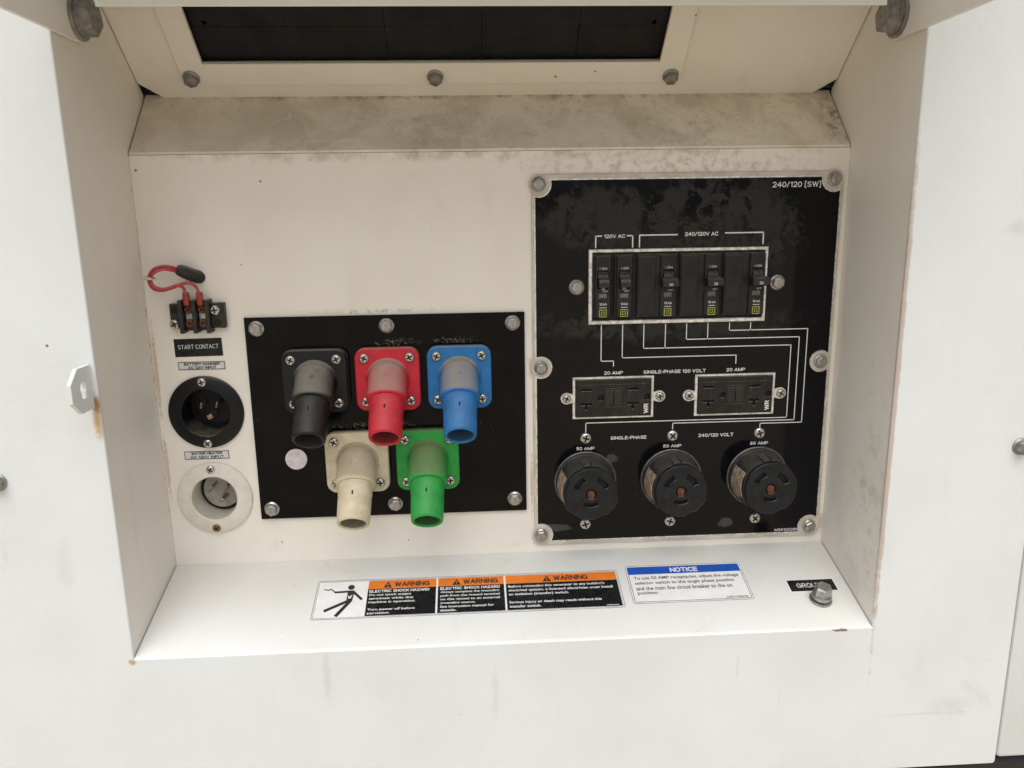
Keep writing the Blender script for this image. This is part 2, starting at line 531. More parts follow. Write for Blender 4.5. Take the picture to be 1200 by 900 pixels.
    def mesh(self, name, mats, smooth=35):
        me = bpy.data.meshes.new(name)
        me.from_pydata([tuple(p * MM) for p in self.v], [], self.f)
        mats = mats if isinstance(mats, (list, tuple)) else [mats]
        for q in mats:
            me.materials.append(q)
        me.polygons.foreach_set('material_index', self.mi)
        me.update()
        if smooth:
            me.polygons.foreach_set('use_smooth', [True] * len(me.polygons))
            me.set_sharp_from_angle(angle=math.radians(smooth))
        return me

    def build(self, name, mats, parent=None, smooth=35, loc=None):
        return link(name, self.mesh(name, mats, smooth), parent, loc)


OFF = {}          # roots whose parts are written in coordinates of the whole back wall


def link(name, me, parent=None, loc=None, rot=None):
    o = bpy.data.objects.new(name, me)
    COL.objects.link(o)
    if parent is not None:
        o.parent = parent
    o.location = (Vector(loc or (0, 0, 0)) - OFF.get(parent.name if parent else '', Vector())) * MM
    if rot is not None:
        o.rotation_euler = rot
    return o


def offset(pts, d):
    """offset a closed polygon outwards by d (negative: inwards)"""
    n = len(pts)
    ar = sum(pts[i][0] * pts[(i + 1) % n][1] - pts[(i + 1) % n][0] * pts[i][1] for i in range(n))
    s = 1 if ar > 0 else -1
    out = []
    for i in range(n):
        p0, p1, p2 = Vector(pts[i - 1]), Vector(pts[i]), Vector(pts[(i + 1) % n])
        a, b = (p1 - p0).normalized(), (p2 - p1).normalized()
        na, nb = Vector((a.y, -a.x)) * s, Vector((b.y, -b.x)) * s
        k = na + nb
        den = 1 + na.dot(nb)
        k = k / den if den > 0.2 else na
        out.append((p1.x + k.x * d, p1.y + k.y * d))
    return out


def inside(p, poly):
    r = False
    n = len(poly)
    for i in range(n):
        (x0, y0), (x1, y1) = poly[i], poly[(i + 1) % n]
        if (y0 > p[1]) != (y1 > p[1]) and p[0] < (x1 - x0) * (p[1] - y0) / (y1 - y0) + x0:
            r = not r
    return r


def fill(loops):
    """triangles of a polygon with holes, as indices into the joined loops"""
    flat = [Vector(p) for lp in loops for p in lp]
    edges, s = [], 0
    for lp in loops:
        k = len(lp)
        edges += [(s + i, s + (i + 1) % k) for i in range(k)]
        s += k
    vv, ee, ff, ov, oe, of = delaunay_2d_cdt(flat, edges, [], 0, 1e-5)
    out = []
    for f in ff:
        c = sum((vv[i] for i in f), Vector((0, 0))) / len(f)
        if inside(c, loops[0]) and not any(inside(c, h) for h in loops[1:]):
            ids = [ov[i][0] if ov[i] else -1 for i in f]
            if min(ids) >= 0:
                out.append(ids)
    return out


def circ(cx, cy, r, n=28, ph=0.0):
    return [(cx + r * math.cos(2 * PI * i / n + ph), cy + r * math.sin(2 * PI * i / n + ph)) for i in range(n)]


def rrect(x0, y0, x1, y1, r, k=5):
    out = []
    for cx, cy, a0 in ((x1 - r, y1 - r, 0), (x0 + r, y1 - r, PI / 2), (x0 + r, y0 + r, PI), (x1 - r, y0 + r, 1.5 * PI)):
        for i in range(k + 1):
            a = a0 + PI / 2 * i / k
            out.append((cx + r * math.cos(a), cy + r * math.sin(a)))
    return out


def thing(name, label, cat, group=None, loc=(0, 0, 0), rot=(0, 0, 0)):
    o = bpy.data.objects.new(name, None)
    o.empty_display_size = 0.02
    COL.objects.link(o)
    o.location = Vector(loc) * MM
    o.rotation_euler = rot
    o['label'] = label
    o['category'] = cat
    if group:
        o['group'] = group
    return o


WALL = (PI / 2, 0, 0)                    # local x right, y up, z out of the wall
SLOPE = math.atan2(34.4, 108.7)          # the shelf falls towards the front
FRONT_Y = -108.7


def on_wall(name, label, cat, group=None, x=0, z=0, y=0):
    return thing(name, label, cat, group, (x, y, z), WALL)


def on_wall_abs(name, label, cat, x, z, group=None):
    """thing based at (x, z) on the back wall whose parts use wall coordinates"""
    o = on_wall(name, label, cat, group, x, z)
    OFF[o.name] = Vector((x, z, 0))
    return o


# ------------------------------------------------------------------ lettering (flat print)
def text_mesh(body, x0, y0, x1, y1, z, mat, bold=0.0, align='LEFT', spacing=1.0, linespace=1.0):
    cu = bpy.data.curves.new('lettering', 'FONT')
    cu.body = body
    cu.size = 1.0
    cu.offset = bold
    cu.resolution_u = 3
    cu.align_x = align
    cu.space_character = spacing
    cu.space_line = linespace
    ob = bpy.data.objects.new('lettering', cu)
    me = bpy.data.meshes.new_from_object(ob)
    bpy.data.objects.remove(ob)
    bpy.data.curves.remove(cu)
    xs = [v.co.x for v in me.vertices]
    ys = [v.co.y for v in me.vertices]
    a, b, c, d = min(xs), max(xs), min(ys), max(ys)
    for v in me.vertices:
        v.co = Vector((x0 + (v.co.x - a) / (b - a) * (x1 - x0), y0 + (v.co.y - c) / (d - c) * (y1 - y0), z)) * MM
    me.materials.clear()
    me.materials.append(mat)
    me.name = 'lettering'
    return me


def text(parent, body, x0, y0, x1, y1, z, mat, bold=0.018, **kw):
    return link('lettering', text_mesh(body, x0, y0, x1, y1, z, mat, bold, **kw), parent)


def ctext(parent, body, cx, cy, w, h, z, mat, bold=0.018, **kw):
    return text(parent, body, cx - w / 2, cy - h / 2, cx + w / 2, cy + h / 2, z, mat, bold, **kw)


# stroke glyphs of a plain grotesque, on a grid 4 wide and 6 high (cap height)
def _arc(cx, cy, rx, ry, a0, a1, n=8):
    return [(cx + rx * math.cos(math.radians(a0 + (a1 - a0) * i / n)), cy + ry * math.sin(math.radians(a0 + (a1 - a0) * i / n))) for i in range(n + 1)]


_bowl = lambda x, y0, y1, w: [(0, y0)] + _arc(x, (y0 + y1) / 2, w, (y1 - y0) / 2, -90, 90) + [(0, y1)]
GL = {
    'A': (4.4, [[(0, 0), (2.2, 6), (4.4, 0)], [(0.75, 2), (3.65, 2)]]),
    'B': (3.9, [[(0, 0), (0, 6)], _bowl(2.4, 0, 3.1, 1.5), _bowl(2.2, 3.1, 6, 1.4)]),
    'C': (4.3, [_arc(2.25, 3, 2.25, 3, 42, 318, 16)]),
    'D': (4.2, [[(0, 0), (0, 6)], _bowl(1.8, 0, 6, 2.4)]),
    'E': (3.6, [[(3.6, 0), (0, 0), (0, 6), (3.5, 6)], [(0, 3.1), (3.2, 3.1)]]),
    'F': (3.4, [[(0, 0), (0, 6), (3.4, 6)], [(0, 3.1), (3.0, 3.1)]]),
    'G': (4.5, [_arc(2.25, 3, 2.25, 3, 42, 350, 16)[:-1] + [(4.4, 0.6), (4.4, 2.7), (2.5, 2.7)]]),
    'H': (4.1, [[(0, 0), (0, 6)], [(4.1, 0), (4.1, 6)], [(0, 3.1), (4.1, 3.1)]]),
    'I': (0.4, [[(0.2, 0), (0.2, 6)]]),
    'K': (4.1, [[(0, 0), (0, 6)], [(3.9, 6), (0, 2.2)], [(1.4, 3.4), (4.1, 0)]]),
    'L': (3.3, [[(0, 6), (0, 0), (3.3, 0)]]),
    'M': (4.8, [[(0, 0), (0, 6), (2.4, 0.4), (4.8, 6), (4.8, 0)]]),
    'N': (4.1, [[(0, 0), (0, 6), (4.1, 0), (4.1, 6)]]),
    'O': (4.6, [_arc(2.3, 3, 2.3, 3, 90, 450, 20)]),
    'P': (3.9, [[(0, 0), (0, 6)], _bowl(2.3, 2.7, 6, 1.6)]),
    'R': (4.1, [[(0, 0), (0, 6)], _bowl(2.3, 2.9, 6, 1.55), [(2.0, 2.9), (3.9, 0)]]),
    'S': (4.0, [_arc(2.0, 4.5, 1.75, 1.5, 25, 270, 9) + _arc(2.0, 1.5, 1.9, 1.5, 90, -155, 9)[1:]]),
    'T': (4.0, [[(0, 6), (4, 6)], [(2, 6), (2, 0)]]),
    'U': (4.1, [[(0, 6)] + _arc(2.05, 1.9, 2.05, 1.9, 180, 360) + [(4.1, 6)]]),
    'V': (4.2, [[(0, 6), (2.1, 0), (4.2, 6)]]),
    'W': (6.0, [[(0, 6), (1.5, 0), (3, 5.8), (4.5, 0), (6, 6)]]),
    'Y': (4.2, [[(0, 6), (2.1, 2.7), (4.2, 6)], [(2.1, 2.7), (2.1, 0)]]),
    '0': (3.6, [_arc(1.8, 3, 1.8, 3, 90, 450, 18)]),
    '1': (1.9, [[(0.2, 4.7), (1.6, 6), (1.6, 0)]]),
    '2': (3.6, [_arc(1.8, 4.3, 1.7, 1.7, 165, -35, 9) + [(0.1, 0), (3.6, 0)]]),
    '3': (3.6, [_arc(1.7, 4.5, 1.6, 1.5, 155, -90, 8) + _arc(1.7, 1.55, 1.8, 1.55, 90, -160, 9)[1:]]),
    '4': (3.9, [[(2.9, 0), (2.9, 6), (0, 2), (3.9, 2)]]),
    '5': (3.6, [[(3.3, 6), (0.7, 6), (0.35, 3.1)] + _arc(1.75, 1.95, 1.8, 1.95, 120, -150, 10)]),
    '8': (3.6, [_arc(1.8, 4.55, 1.5, 1.45, 90, 450, 14), _arc(1.8, 1.55, 1.8, 1.55, 90, 450, 14)]),
    '9': (3.6, [_arc(1.8, 4.1, 1.75, 1.9, 0, 360, 14), _arc(1.2, 3.9, 2.35, 3.9, 5, -95, 8)]),
    'Z': (3.8, [[(0, 6), (3.7, 6), (0, 0), (3.8, 0)]]),
    'k': (3.2, [[(0, 0), (0, 6)], [(3.0, 4.2), (0, 1.6)], [(1.1, 2.6), (3.2, 0)]]),
    '/': (2.2, [[(0, -0.3), (2.2, 6.2)]]),
    '-': (2.0, [[(0, 2.4), (2.0, 2.4)]]),
    '[': (1.2, [[(1.2, -1), (0, -1), (0, 6.8), (1.2, 6.8)]]),
    ']': (1.2, [[(0, -1), (1.2, -1), (1.2, 6.8), (0, 6.8)]]),
    '|': (0.4, [[(0.2, 0), (0.2, 6)]]),
    '.': (0.6, [[(0, 0.2), (0.6, 0.2)]]),
}


def ribbon(b, pts, w, z):
    for i in range(1, len(pts) - 1):
        d0, d1 = Vector(pts[i]) - Vector(pts[i - 1]), Vector(pts[i + 1]) - Vector(pts[i])
        if d0.normalized().dot(d1.normalized()) < -0.15:
            ribbon(b, pts[:i + 1], w, z)
            ribbon(b, pts[i:], w, z + 0.02)
            return
    closed = (Vector(pts[0]) - Vector(pts[-1])).length < 1e-4
    P = [Vector(p) for p in (pts[:-1] if closed else pts)]
    n = len(P)
    L, R = [], []
    for i in range(n):
        a = (P[i] - P[i - 1]).normalized() if (closed or i > 0) else None
        c = (P[(i + 1) % n] - P[i]).normalized() if (closed or i < n - 1) else None
        a = a or c
        c = c or a
        na, nc = Vector((-a.y, a.x)), Vector((-c.y, c.x))
        k = na + nc
        den = 1 + na.dot(nc)
        k = k / max(den, 0.45)
        q = P[i]
        if not closed and i == 0:
            q = q - c * (w * 0.42)
        if not closed and i == n - 1:
            q = q + a * (w * 0.42)
        L.append(q + k * (w / 2))
        R.append(q - k * (w / 2))
    m_ = n if closed else n - 1
    b.add([(p.x, p.y, z) for p in R] + [(p.x, p.y, z) for p in L], [[i, (i + 1) % n, n + (i + 1) % n, n + i] for i in range(m_)])


def letters(parent, body, x0, y0, x1, y1, z, mat, weight=1.15, gap=1.5):
    """one line of capitals and figures, cap height y0..y1, spread over x0..x1"""
    cur, run = 0.0, []
    for ch in body:
        if ch == ' ':
            cur += 2.4
            continue
        w, st = GL[ch]
        run.append((cur, st))
        cur += w + gap
    total = cur - gap
    sy = (y1 - y0) / 6.0
    lw = weight * sy
    sx = (x1 - x0 - lw) / total
    b = MB()
    k = 0
    for cx, st in run:
        for ln in st:
            k += 1
            ribbon(b, [(x0 + lw / 2 + (cx + px) * sx, y0 + lw / 2 + py * (y1 - y0 - lw) / 6.0) for px, py in ln], lw, z + (k % 2) * 0.012)
    return b.build('lettering', mat, parent, 0)


def cletters(parent, body, cx, cy, w, h, z, mat, weight=1.15):
    return letters(parent, body, cx - w / 2, cy - h / 2, cx + w / 2, cy + h / 2, z, mat, weight)


# ------------------------------------------------------------------ fasteners (shared meshes)
def hexpts(af, ph=0.0):
    return circ(0, 0, af / math.sqrt(3), 6, ph)


def bolt_mesh(fr, af, h, mat, ph=0.2, wash=1.6):
    b = MB()
    b.lathe([(fr, 0), (fr, wash * 0.55), (fr * 0.9, wash), (af * 0.55, wash + 0.5)], 28)
    b.prism(hexpts(af, ph), wash * 0.6, wash + h, af * 0.07)
    b.lathe([(af * 0.40, wash + h), (af * 0.36, wash + h + 0.25)], 20, cap0=False)
    return b.mesh('bolt', mat, 30)


def screw_mesh(R, h, mat, ang=0.3):
    b = MB()
    n = 24
    rings = [(R, 0), (R, h * 0.25), (R * 0.93, h * 0.6), (R * 0.78, h * 0.9), (R * 0.68, h)]
    b.lathe(rings, n, cap1=False)
    w, l = R * 0.15, R * 0.60
    cr = [(w, w), (w, l), (-w, l), (-w, w), (-l, w), (-l, -w), (-w, -w), (-w, -l), (w, -l), (w, -w), (l, -w), (l, w)]
    ca, sa = math.cos(ang), math.sin(ang)
    cr = [(x * ca - y * sa, x * sa + y * ca) for x, y in cr]
    b.plate(circ(0, 0, R * 0.68, n), [cr], h - 1.2, h, back=False, wall_mi=1)
    b.add([(x, y, h - 1.0) for x, y in cr], [list(range(12))], 1)  # recess coloured near-black in place of its own shade
    return b.mesh('screw', [mat, M['hole']], 40)


BOLTS = [bolt_mesh(7.1, 10.2, 4.2, M['steel'], p) for p in (0.15, 0.5, 0.8)]
BOLT_SMALL = [bolt_mesh(6.6, 9.6, 3.6, M['steel'], p) for p in (0.1, 0.45, 0.75)]
BOLT_DULL = [bolt_mesh(7.4, 11.0, 5.2, M['steel_dull'], p) for p in (0.0, 0.3, 0.6)]
SCREWS = [screw_mesh(4.7, 2.6, M['screw'], a) for a in (0.1, 0.5, 0.9, 1.2)]
SCREWS_L = [screw_mesh(5.7, 2.6, M['screw'], a) for a in (0.3, 0.8, 1.3)]
SCREWS_S = [screw_mesh(4.3, 2.2, M['screw'], a) for a in (0.2, 0.7, 1.1)]
SCREW_R = screw_mesh(4.3, 2.2, M['screw_rust'], 0.4)


def put(name, meshes, parent, x, y, z, k=[0]):
    k[0] += 1
    me = meshes[k[0] % len(meshes)] if isinstance(meshes, list) else meshes
    return link(name, me, parent, (x, y, z))


# ------------------------------------------------------------------ the setting: ground
g = MB()
g.add([(-200e3, -200e3, -560), (200e3, -200e3, -560), (200e3, 200e3, -560), (-200e3, 200e3, -560)], [[0, 1, 2, 3]])
t = NT('gravel_ground')
c = t.mix(t.ramp(t.noise(900, 6), 0.3, 0.7), (0.46, 0.385, 0.28), (0.54, 0.46, 0.345))
c = t.mix(t.ramp(t.noise(22, 3), 0.35, 0.65, 0, 0.4), c, (0.30, 0.25, 0.18))
t.bump(t.noise(20, 3), 0.6, 0.01)
M['ground'] = t.done(c, 0.9)
ground = g.build('ground', M['ground'], smooth=0)
ground['kind'] = 'structure'

# ------------------------------------------------------------------ the generator enclosure
enc = thing('generator_enclosure', 'white painted steel generator enclosure with a recessed power outlet bay', 'generator', loc=(0, 0, 0))
XW = Matrix.Rotation(PI / 2, 4, 'X')     # plate space (x, up, out) -> world


def wall_xf(y=0.0):
    return Matrix.Translation((0, y, 0)) @ XW


# front sheet with the opening of the bay; two slots at the top let the hood arms through
op = [(0, -45.6), (640, -45.6), (640, 512), (607, 512), (607, 464.6), (33, 464.6), (33, 512), (0, 512)]
b = MB()
b.plate(rrect(-152, -191.5, 770, 560, 3, 3), [op], 0, 2.6, xf=wall_xf(FRONT_Y + 2.6), bev=0.7)
front = b.build('front_panel', M['front'], enc)
for nm, x0, x1 in (('door_panel', 773.2, 1350), ('door_panel', -680, -155.2)):
    b = MB()
    b.prism(rrect(x0, -188.5, x1, 560, 5, 4), 0, 14, 2.6, xf=wall_xf(FRONT_Y + 16.5))
    b.build(nm, M['front'], enc, 50)
# bay side walls
for x0, x1 in ((-2.6, -0.5), (640.5, 642.6)):
    b = MB()
    xf = Matrix(((0, 0, 1, 0), (1, 0, 0, 0), (0, 1, 0, 0), (0, 0, 0, 1)))
    b.prism([(FRONT_Y + 2.9, -50), (47, -50), (47, 428), (39, 436), (39, 556), (FRONT_Y + 2.9, 556)], x0, x1, xf=xf)
    b.build('side_wall', M['side'], enc, 0)
# sloping shelf with a rolled front lip
b = MB()
prof = [(-0.2, -11.6), (-1.2, -11.2)]
prof += [(-106.0, -44.35), (-107.4, -45.0), (-107.9, -46.2), (-107.9, -54), (-106, -54), (-106, -47.2), (-0.2, -14)]
xf = Matrix(((0, 0, 1, 0), (1, 0, 0, 0), (0, 1, 0, 0), (0, 0, 0, 1)))
b.prism(prof[::-1], 0.5, 639.5, xf=xf)
shelf = b.build('shelf', M['shelf'], enc, 60)
# back wall, pierced for the two inlets
INL = ((43.5, 141.0, 34.6, 21.8), (43.6, 57.0, 35.3, 21.2))
b = MB()
b.plate([(-0.3, -40), (640.3, -40), (640.3, 371.6), (-0.3, 371.6)], [circ(x, z, r + 1.5, 32) for x, z, R, r in INL], 0, 2.0, xf=wall_xf(2.0))
b.build('back_wall', M['wall'], enc, 0)
# the dirty ledge that leans back above it
b = MB()
b.prism([(-0.9, 372.2), (0.3, 371.9), (50.5, 426.6), (49.6, 428.2), (-1.0, 374.0)][::-1], 0.9, 639.1, xf=xf)
b.build('drip_ledge', M['ledge'], enc, 0)
# upper panel that leans forward over the bay, corners notched
UP = math.atan2(58, -64)                  # direction of its rise in the (y, z) plane
UX = Matrix.Translation((0, 40, 432)) @ Matrix.Rotation(UP, 4, 'X')   # local y climbs forward, local z looks into the bay
b = MB()
up_out = [(19, -10.6), (621, -10.6), (639.6, 6), (639.6, 142), (0.4, 142), (0.4, 6)]
b.plate(up_out, [[(63, 27), (468.5, 27), (468.5, 116), (63, 116)]], -2, 0, xf=UX)
b.build('upper_panel', M['side'], enc, 0)
# roof, ends, back and black base that close the cabinet
b = MB()
b.prism(rrect(-690, -96, 1360, 900, 20, 4), 556.5, 600, 8)
b.build('roof', M['front'], enc)
for x0, x1 in ((-682, -676), (1346, 1352)):
    b = MB()
    b.box(x0, -90, -190, x1, 890, 556)
    b.build('end_wall', M['front'], enc, 0)
b = MB()
b.box(-676, 884, -190, 1346, 890, 556)
b.build('rear_wall', M['front'], enc, 0)
b = MB()
b.box(-676, -99, -560, 1346, 889, -196.5, 4)
b.build('base_tank', M['base'], enc, 0)
for x, z in ((-86.5, 115), (754.5, 118)):
    o = link('panel_bolt', BOLT_DULL[1], enc, (x, FRONT_Y, z), WALL)

b = MB()
b.prism([(34, FRONT_Y - 78), (606, FRONT_Y - 78), (606, FRONT_Y - 0.3), (34, FRONT_Y - 0.3)], 476, 479, 0.6)  # strip added out of view to shade the panel edge above the opening
b.build('unseen_shade_strip', M['front'], enc, 0)

# bolted frame with its black rubber tiles, set in the upper panel
fr = thing('baffle_frame', 'cream bolted frame round a dark opening, overhead in the bay', 'frame', loc=(0, 40, 432), rot=(UP, 0, 0))
b = MB()
b.plate([(42, 5.6), (490, 5.6), (490, 132), (42, 132)], [[(64, 28), (467.6, 28), (467.6, 114), (64, 114)]], 0.2, 3.4, bev=0.6)
b.build('frame', M['side'], fr, 0)
for x, v in ((50.6, 14.3), (265.6, 14.0), (480, 13.6)):
    put('bolt', BOLT_DULL, fr, x, v, 3.4)
xs = [62, 142, 225, 308, 392, 469]
for r, (v0, v1) in enumerate(((26.5, 58.72), (58.9, 115))):
    for k in range(5):
        e = random.uniform(-1.2, 0.9)
        b = MB()
        gp = random.choice((0.03, 0.08, 0.2))
        x0, x1 = xs[k] + gp, xs[k + 1] - gp
        ps = rrect(x0, v0, x1, v1, 0.8, 1)
        hl = []
        if r == 1 and k == 0:
            hl = [circ(75, 62.5, 2.2, 12)]
        if r == 1 and k == 4:
            hl = [circ(456.7, 62.2, 2.2, 12)]
        b.plate(ps, hl, -9, -4.2 + e * 0.5, bev=0.15)
        b.build('rubber_tile', M['rubber'], fr, 0)

# ------------------------------------------------------------------ lifted hood door above the bay
hood = thing('hood_door', 'cream hood door swung up above the bay, held by side arms with large bolts', 'door', loc=(320, FRONT_Y, 505))
OFF[hood.name] = Vector((320, FRONT_Y, 505))
# the door stands upright above the frame, out of sight, on two arms that reach out of the bay
b = MB()
b.prism(rrect(-8, 516, 648, 985, 8, 3), 0, 22, 3, xf=wall_xf(-216))
b.build('door_skin', M['front'], hood)
BIG = MB()
BIG.lathe([(16.4, 0), (16.4, 2.0), (15.6, 2.6)], 36)
BIG.lathe([(13.6, 2.6), (13.6, 4.4), (12.6, 5.0)], 32)
BIG.prism(hexpts(23.5, 0.25), 4.8, 13.0, 1.4)
BIGM = BIG.mesh('hinge_bolt', M['steel_dull'], 30)
for s, x0 in ((1, 1.0), (-1, 639.0)):
    b = MB()
    arm = []
    for i in range(7):
        a = -PI / 2 + PI / 2 * i / 6
        arm.append((-66 + 14 * math.cos(a), 462.3 + 14 * math.sin(a)))
    arm = [(-214, 448.3)] + arm + [(-52, 511), (-120, 560), (-214, 560)]
    b.prism(arm, min(x0, x0 + s * 3), max(x0, x0 + s * 3), xf=xf)
    b.build('side_arm', M['side'], hood, 0)
    o = link('hinge_bolt', BIGM, hood, (x0 + s * 3, -71.5, 465.5), (0, s * PI / 2, 0))

# ------------------------------------------------------------------ octagonal hasp tab beside the opening
tab = thing('hasp_tab', 'small white octagonal hasp tab with a hole, rust at its foot', 'hasp', loc=(-5, FRONT_Y, 191))
b = MB()
k = [(0.3, 17.4), (20, 17.4), (32.0, 7.0), (32.0, -7.0), (20, -17.4), (0.3, -17.4)]
hole = [(14 + 4.6 * math.cos(a), 1.6 + 4.6 * math.sin(a)) for a in [math.radians(q) for q in range(-40, 221, 20)]] + [(11.5, -6.5), (16.5, -6.5)]
TX = Matrix(((0, 0, 1, 0), (-1, 0, 0, 0), (0, 1, 0, 0), (0, 0, 0, 1)))
b.plate(k, [hole], -1.5, 1.5, xf=TX, bev=0.35)
b.build('plate', M['front'], tab, 0)

# ------------------------------------------------------------------ black connector plate
cp = on_wall_abs('connector_plate', 'black rectangular steel plate bolted behind the five coloured cable connectors', 'plate', 217, 130)
b = MB()
b.prism([(85.8, 34.0), (341.4, 34.0), (341.4, 228.6), (85.8, 228.6)], 0.3, 3.0, 0.4)
b.build('plate', M['powder'], cp, 0)
for x, z in ((96.5, 218.6), (214.3, 218.6), (330.2, 218.8), (96.7, 44.6), (214.4, 45.6), (330.0, 46.8)):
    put('bolt', BOLTS, cp, x, z, 3.0)
st = MB()
st.prism(circ(123.2, 93.3, 10.2, 36), 3.0, 3.25)
st.build('round_sticker', M['paper'], cp, 0)
b = MB()
b.strip([(118.5, 98.6), (127.0, 98.6)], 1.0, 3.32)
b.build('faded_print_bar', M['pinkink'], cp, 0)

# ------------------------------------------------------------------ five angled cable connectors
def connector(label, x, z, c, dustc, dust, smear, k):
    o = on_wall('cable_connector', label, 'connector', 'angled cable connectors on the black plate', x, z, -3.0)
    m_ = conn_mat('connector_rubber_' + str(k), c, dustc, dust, smear, 0.0, 0.85)
    mp_ = conn_mat('connector_plate_' + str(k), c, dustc, 0.6, smear, 0.3, 0.9)
    ms_ = conn_mat('connector_sleeve_' + str(k), c, dustc, 0.16, smear, 0.2, 0.9)
    b = MB()
    b.prism(rrect(-29.0, -29.0, 29.6, 29.2, 9, 5), 0.2, 4.6)
    b.build('gasket', M['gasket'], o)
    b = MB()
    b.prism(rrect(-29.4, -29.4, 29.4, 29.4, 9.5, 6), 4.6, 10.5, 0.9)
    plate_ = b.build('mounting_plate', mp_, o, 40)
    ax = Matrix.Translation((0, 0.4, 10.5)) @ Matrix.Rotation(math.radians(45), 4, 'X')   # local z: out of the wall and down
    b = MB()
    R = 18.4
    prof = [(max(0.05, R * math.sin(a)), -R * math.cos(a)) for a in [PI / 2 * i / 10 for i in range(11)]]
    prof += [(R, 10), (R + 0.35, 21.0), (R + 0.2, 23.0), (R - 0.5, 24.2), (R - 1.6, 24.6), (10, 24.6)]
    b.lathe(prof, 40, xf=ax)
    # skirt that blends the elbow into the plate
    b.lathe([(20.4, 0.0), (19.6, 1.2), (18.6, 3.5), (18.0, 6.0)], 40, xf=Matrix.Translation((0, 0.0, 10.4)), cap0=False, cap1=False)
    b.build('elbow_hood', m_, o, 45)
    b = MB()
    out = [(15.6, 22), (15.7, 24.4), (15.6, 34), (15.2, 35), (15.2, 44), (14.7, 60.0), (14.3, 61.6), (13.4, 62.3), (11.9, 61.9), (11.4, 60.8)]
    b.lathe(out, 40, xf=ax, cap0=False, cap1=False)
    sl_ = b.build('sleeve', ms_, o, 45)
    b = MB()
    b.box(-0.7, 15.0, 36.0, 0.7, 15.75, 39.6, 0.2, xf=ax)
    b.build('set_screw_slot', M['hole'], sl_, 0)
    b = MB()
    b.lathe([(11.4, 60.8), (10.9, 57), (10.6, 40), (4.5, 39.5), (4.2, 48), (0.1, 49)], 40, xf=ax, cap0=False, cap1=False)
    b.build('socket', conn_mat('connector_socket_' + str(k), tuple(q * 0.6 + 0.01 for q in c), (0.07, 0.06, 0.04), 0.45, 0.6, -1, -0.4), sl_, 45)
    for sx in (-20.6, 20.6):
        for sy in (-20.4, 20.4):
            put('screw', SCREWS, plate_, sx, sy, 10.4)
    return o


DUST = (0.235, 0.205, 0.165)
connector('black angled cable connector, leftmost of the upper row', 148, 170, (0.010, 0.010, 0.011), (0.22, 0.20, 0.165), 0.95, 0.12, 1)
connector('red angled cable connector between the black and the blue one', 214.2, 170.2, (0.55, 0.022, 0.040), (0.38, 0.24, 0.195), 1.0, 0.18, 2)
connector('blue angled cable connector, rightmost of the upper row', 280, 170.4, (0.022, 0.165, 0.42), (0.30, 0.265, 0.22), 1.0, 0.18, 3)
connector('cream white angled cable connector in the lower row', 181.8, 91.4, (0.62, 0.54, 0.38), (0.36, 0.30, 0.21), 0.8, 0.35, 4)
connector('green angled cable connector beside the cream one', 247.8, 91.6, (0.025, 0.32, 0.06), (0.19, 0.185, 0.10), 0.75, 0.16, 5)

# ------------------------------------------------------------------ breaker and outlet panel
pn = on_wall_abs('outlet_panel', 'tall black panel with white wiring lines, breakers and outlets, headed 240/120 [SW]', 'panel', 492.5, 173)


def notched(x0, z0, x1, z1, r, pts, rm):
    """rectangle with round bites of radius r at the six bolt points"""
    RC = r
    (bl, br, tl, tr, ml, mr) = pts

    def bite(c, a0, a1, n=9):
        r = rm if n == 14 else RC
        return [(c[0] + r * math.cos(a0 + (a1 - a0) * i / n), c[1] + r * math.sin(a0 + (a1 - a0) * i / n)) for i in range(n + 1)]

    def ang(c, p):
        return math.atan2(p[1] - c[1], p[0] - c[0])

    def corner(c, xe, ze, first_z):
        # points where the circle crosses the two edges
        dx = math.sqrt(max(0, r * r - (ze - c[1]) ** 2)) * (1 if c[0] < 490 else -1)
        dz = math.sqrt(max(0, r * r - (xe - c[0]) ** 2)) * (1 if c[1] < 170 else -1)
        pe, pv = (c[0] + dx, ze), (xe, c[1] + dz)
        return pe, pv
    # walk counter-clockwise from bottom left
    seq = []
    pe, pv = corner(bl, x0, z0, 0)
    a0, a1 = ang(bl, pv), ang(bl, pe)
    seq += bite(bl, a0, a1)
    pe, pv = corner(br, x1, z0, 0)
    a0, a1 = ang(br, pe), ang(br, pv)
    if a0 < 0: a0 += 2 * PI
    if a1 < 0: a1 += 2 * PI
    seq += bite(br, a0, a1)
    d = math.sqrt(rm * rm - (x1 - mr[0]) ** 2)
    a0, a1 = ang(mr, (x1, mr[1] - d)) % (2 * PI), ang(mr, (x1, mr[1] + d)) % (2 * PI)
    seq += bite(mr, a0, a1 - (2 * PI if a1 > a0 else 0), 14)
    pe, pv = corner(tr, x1, z1, 0)
    a0, a1 = ang(tr, pv) % (2 * PI), ang(tr, pe) % (2 * PI)
    seq += bite(tr, a0, a1)
    pe, pv = corner(tl, x0, z1, 0)
    a0, a1 = ang(tl, pe), ang(tl, pv)
    seq += bite(tl, a0, a1)
    d = math.sqrt(rm * rm - (x0 - ml[0]) ** 2)
    a0, a1 = ang(ml, (x0, ml[1] + d)), ang(ml, (x0, ml[1] - d))
    seq += bite(ml, a0, a1, 14)
    return seq


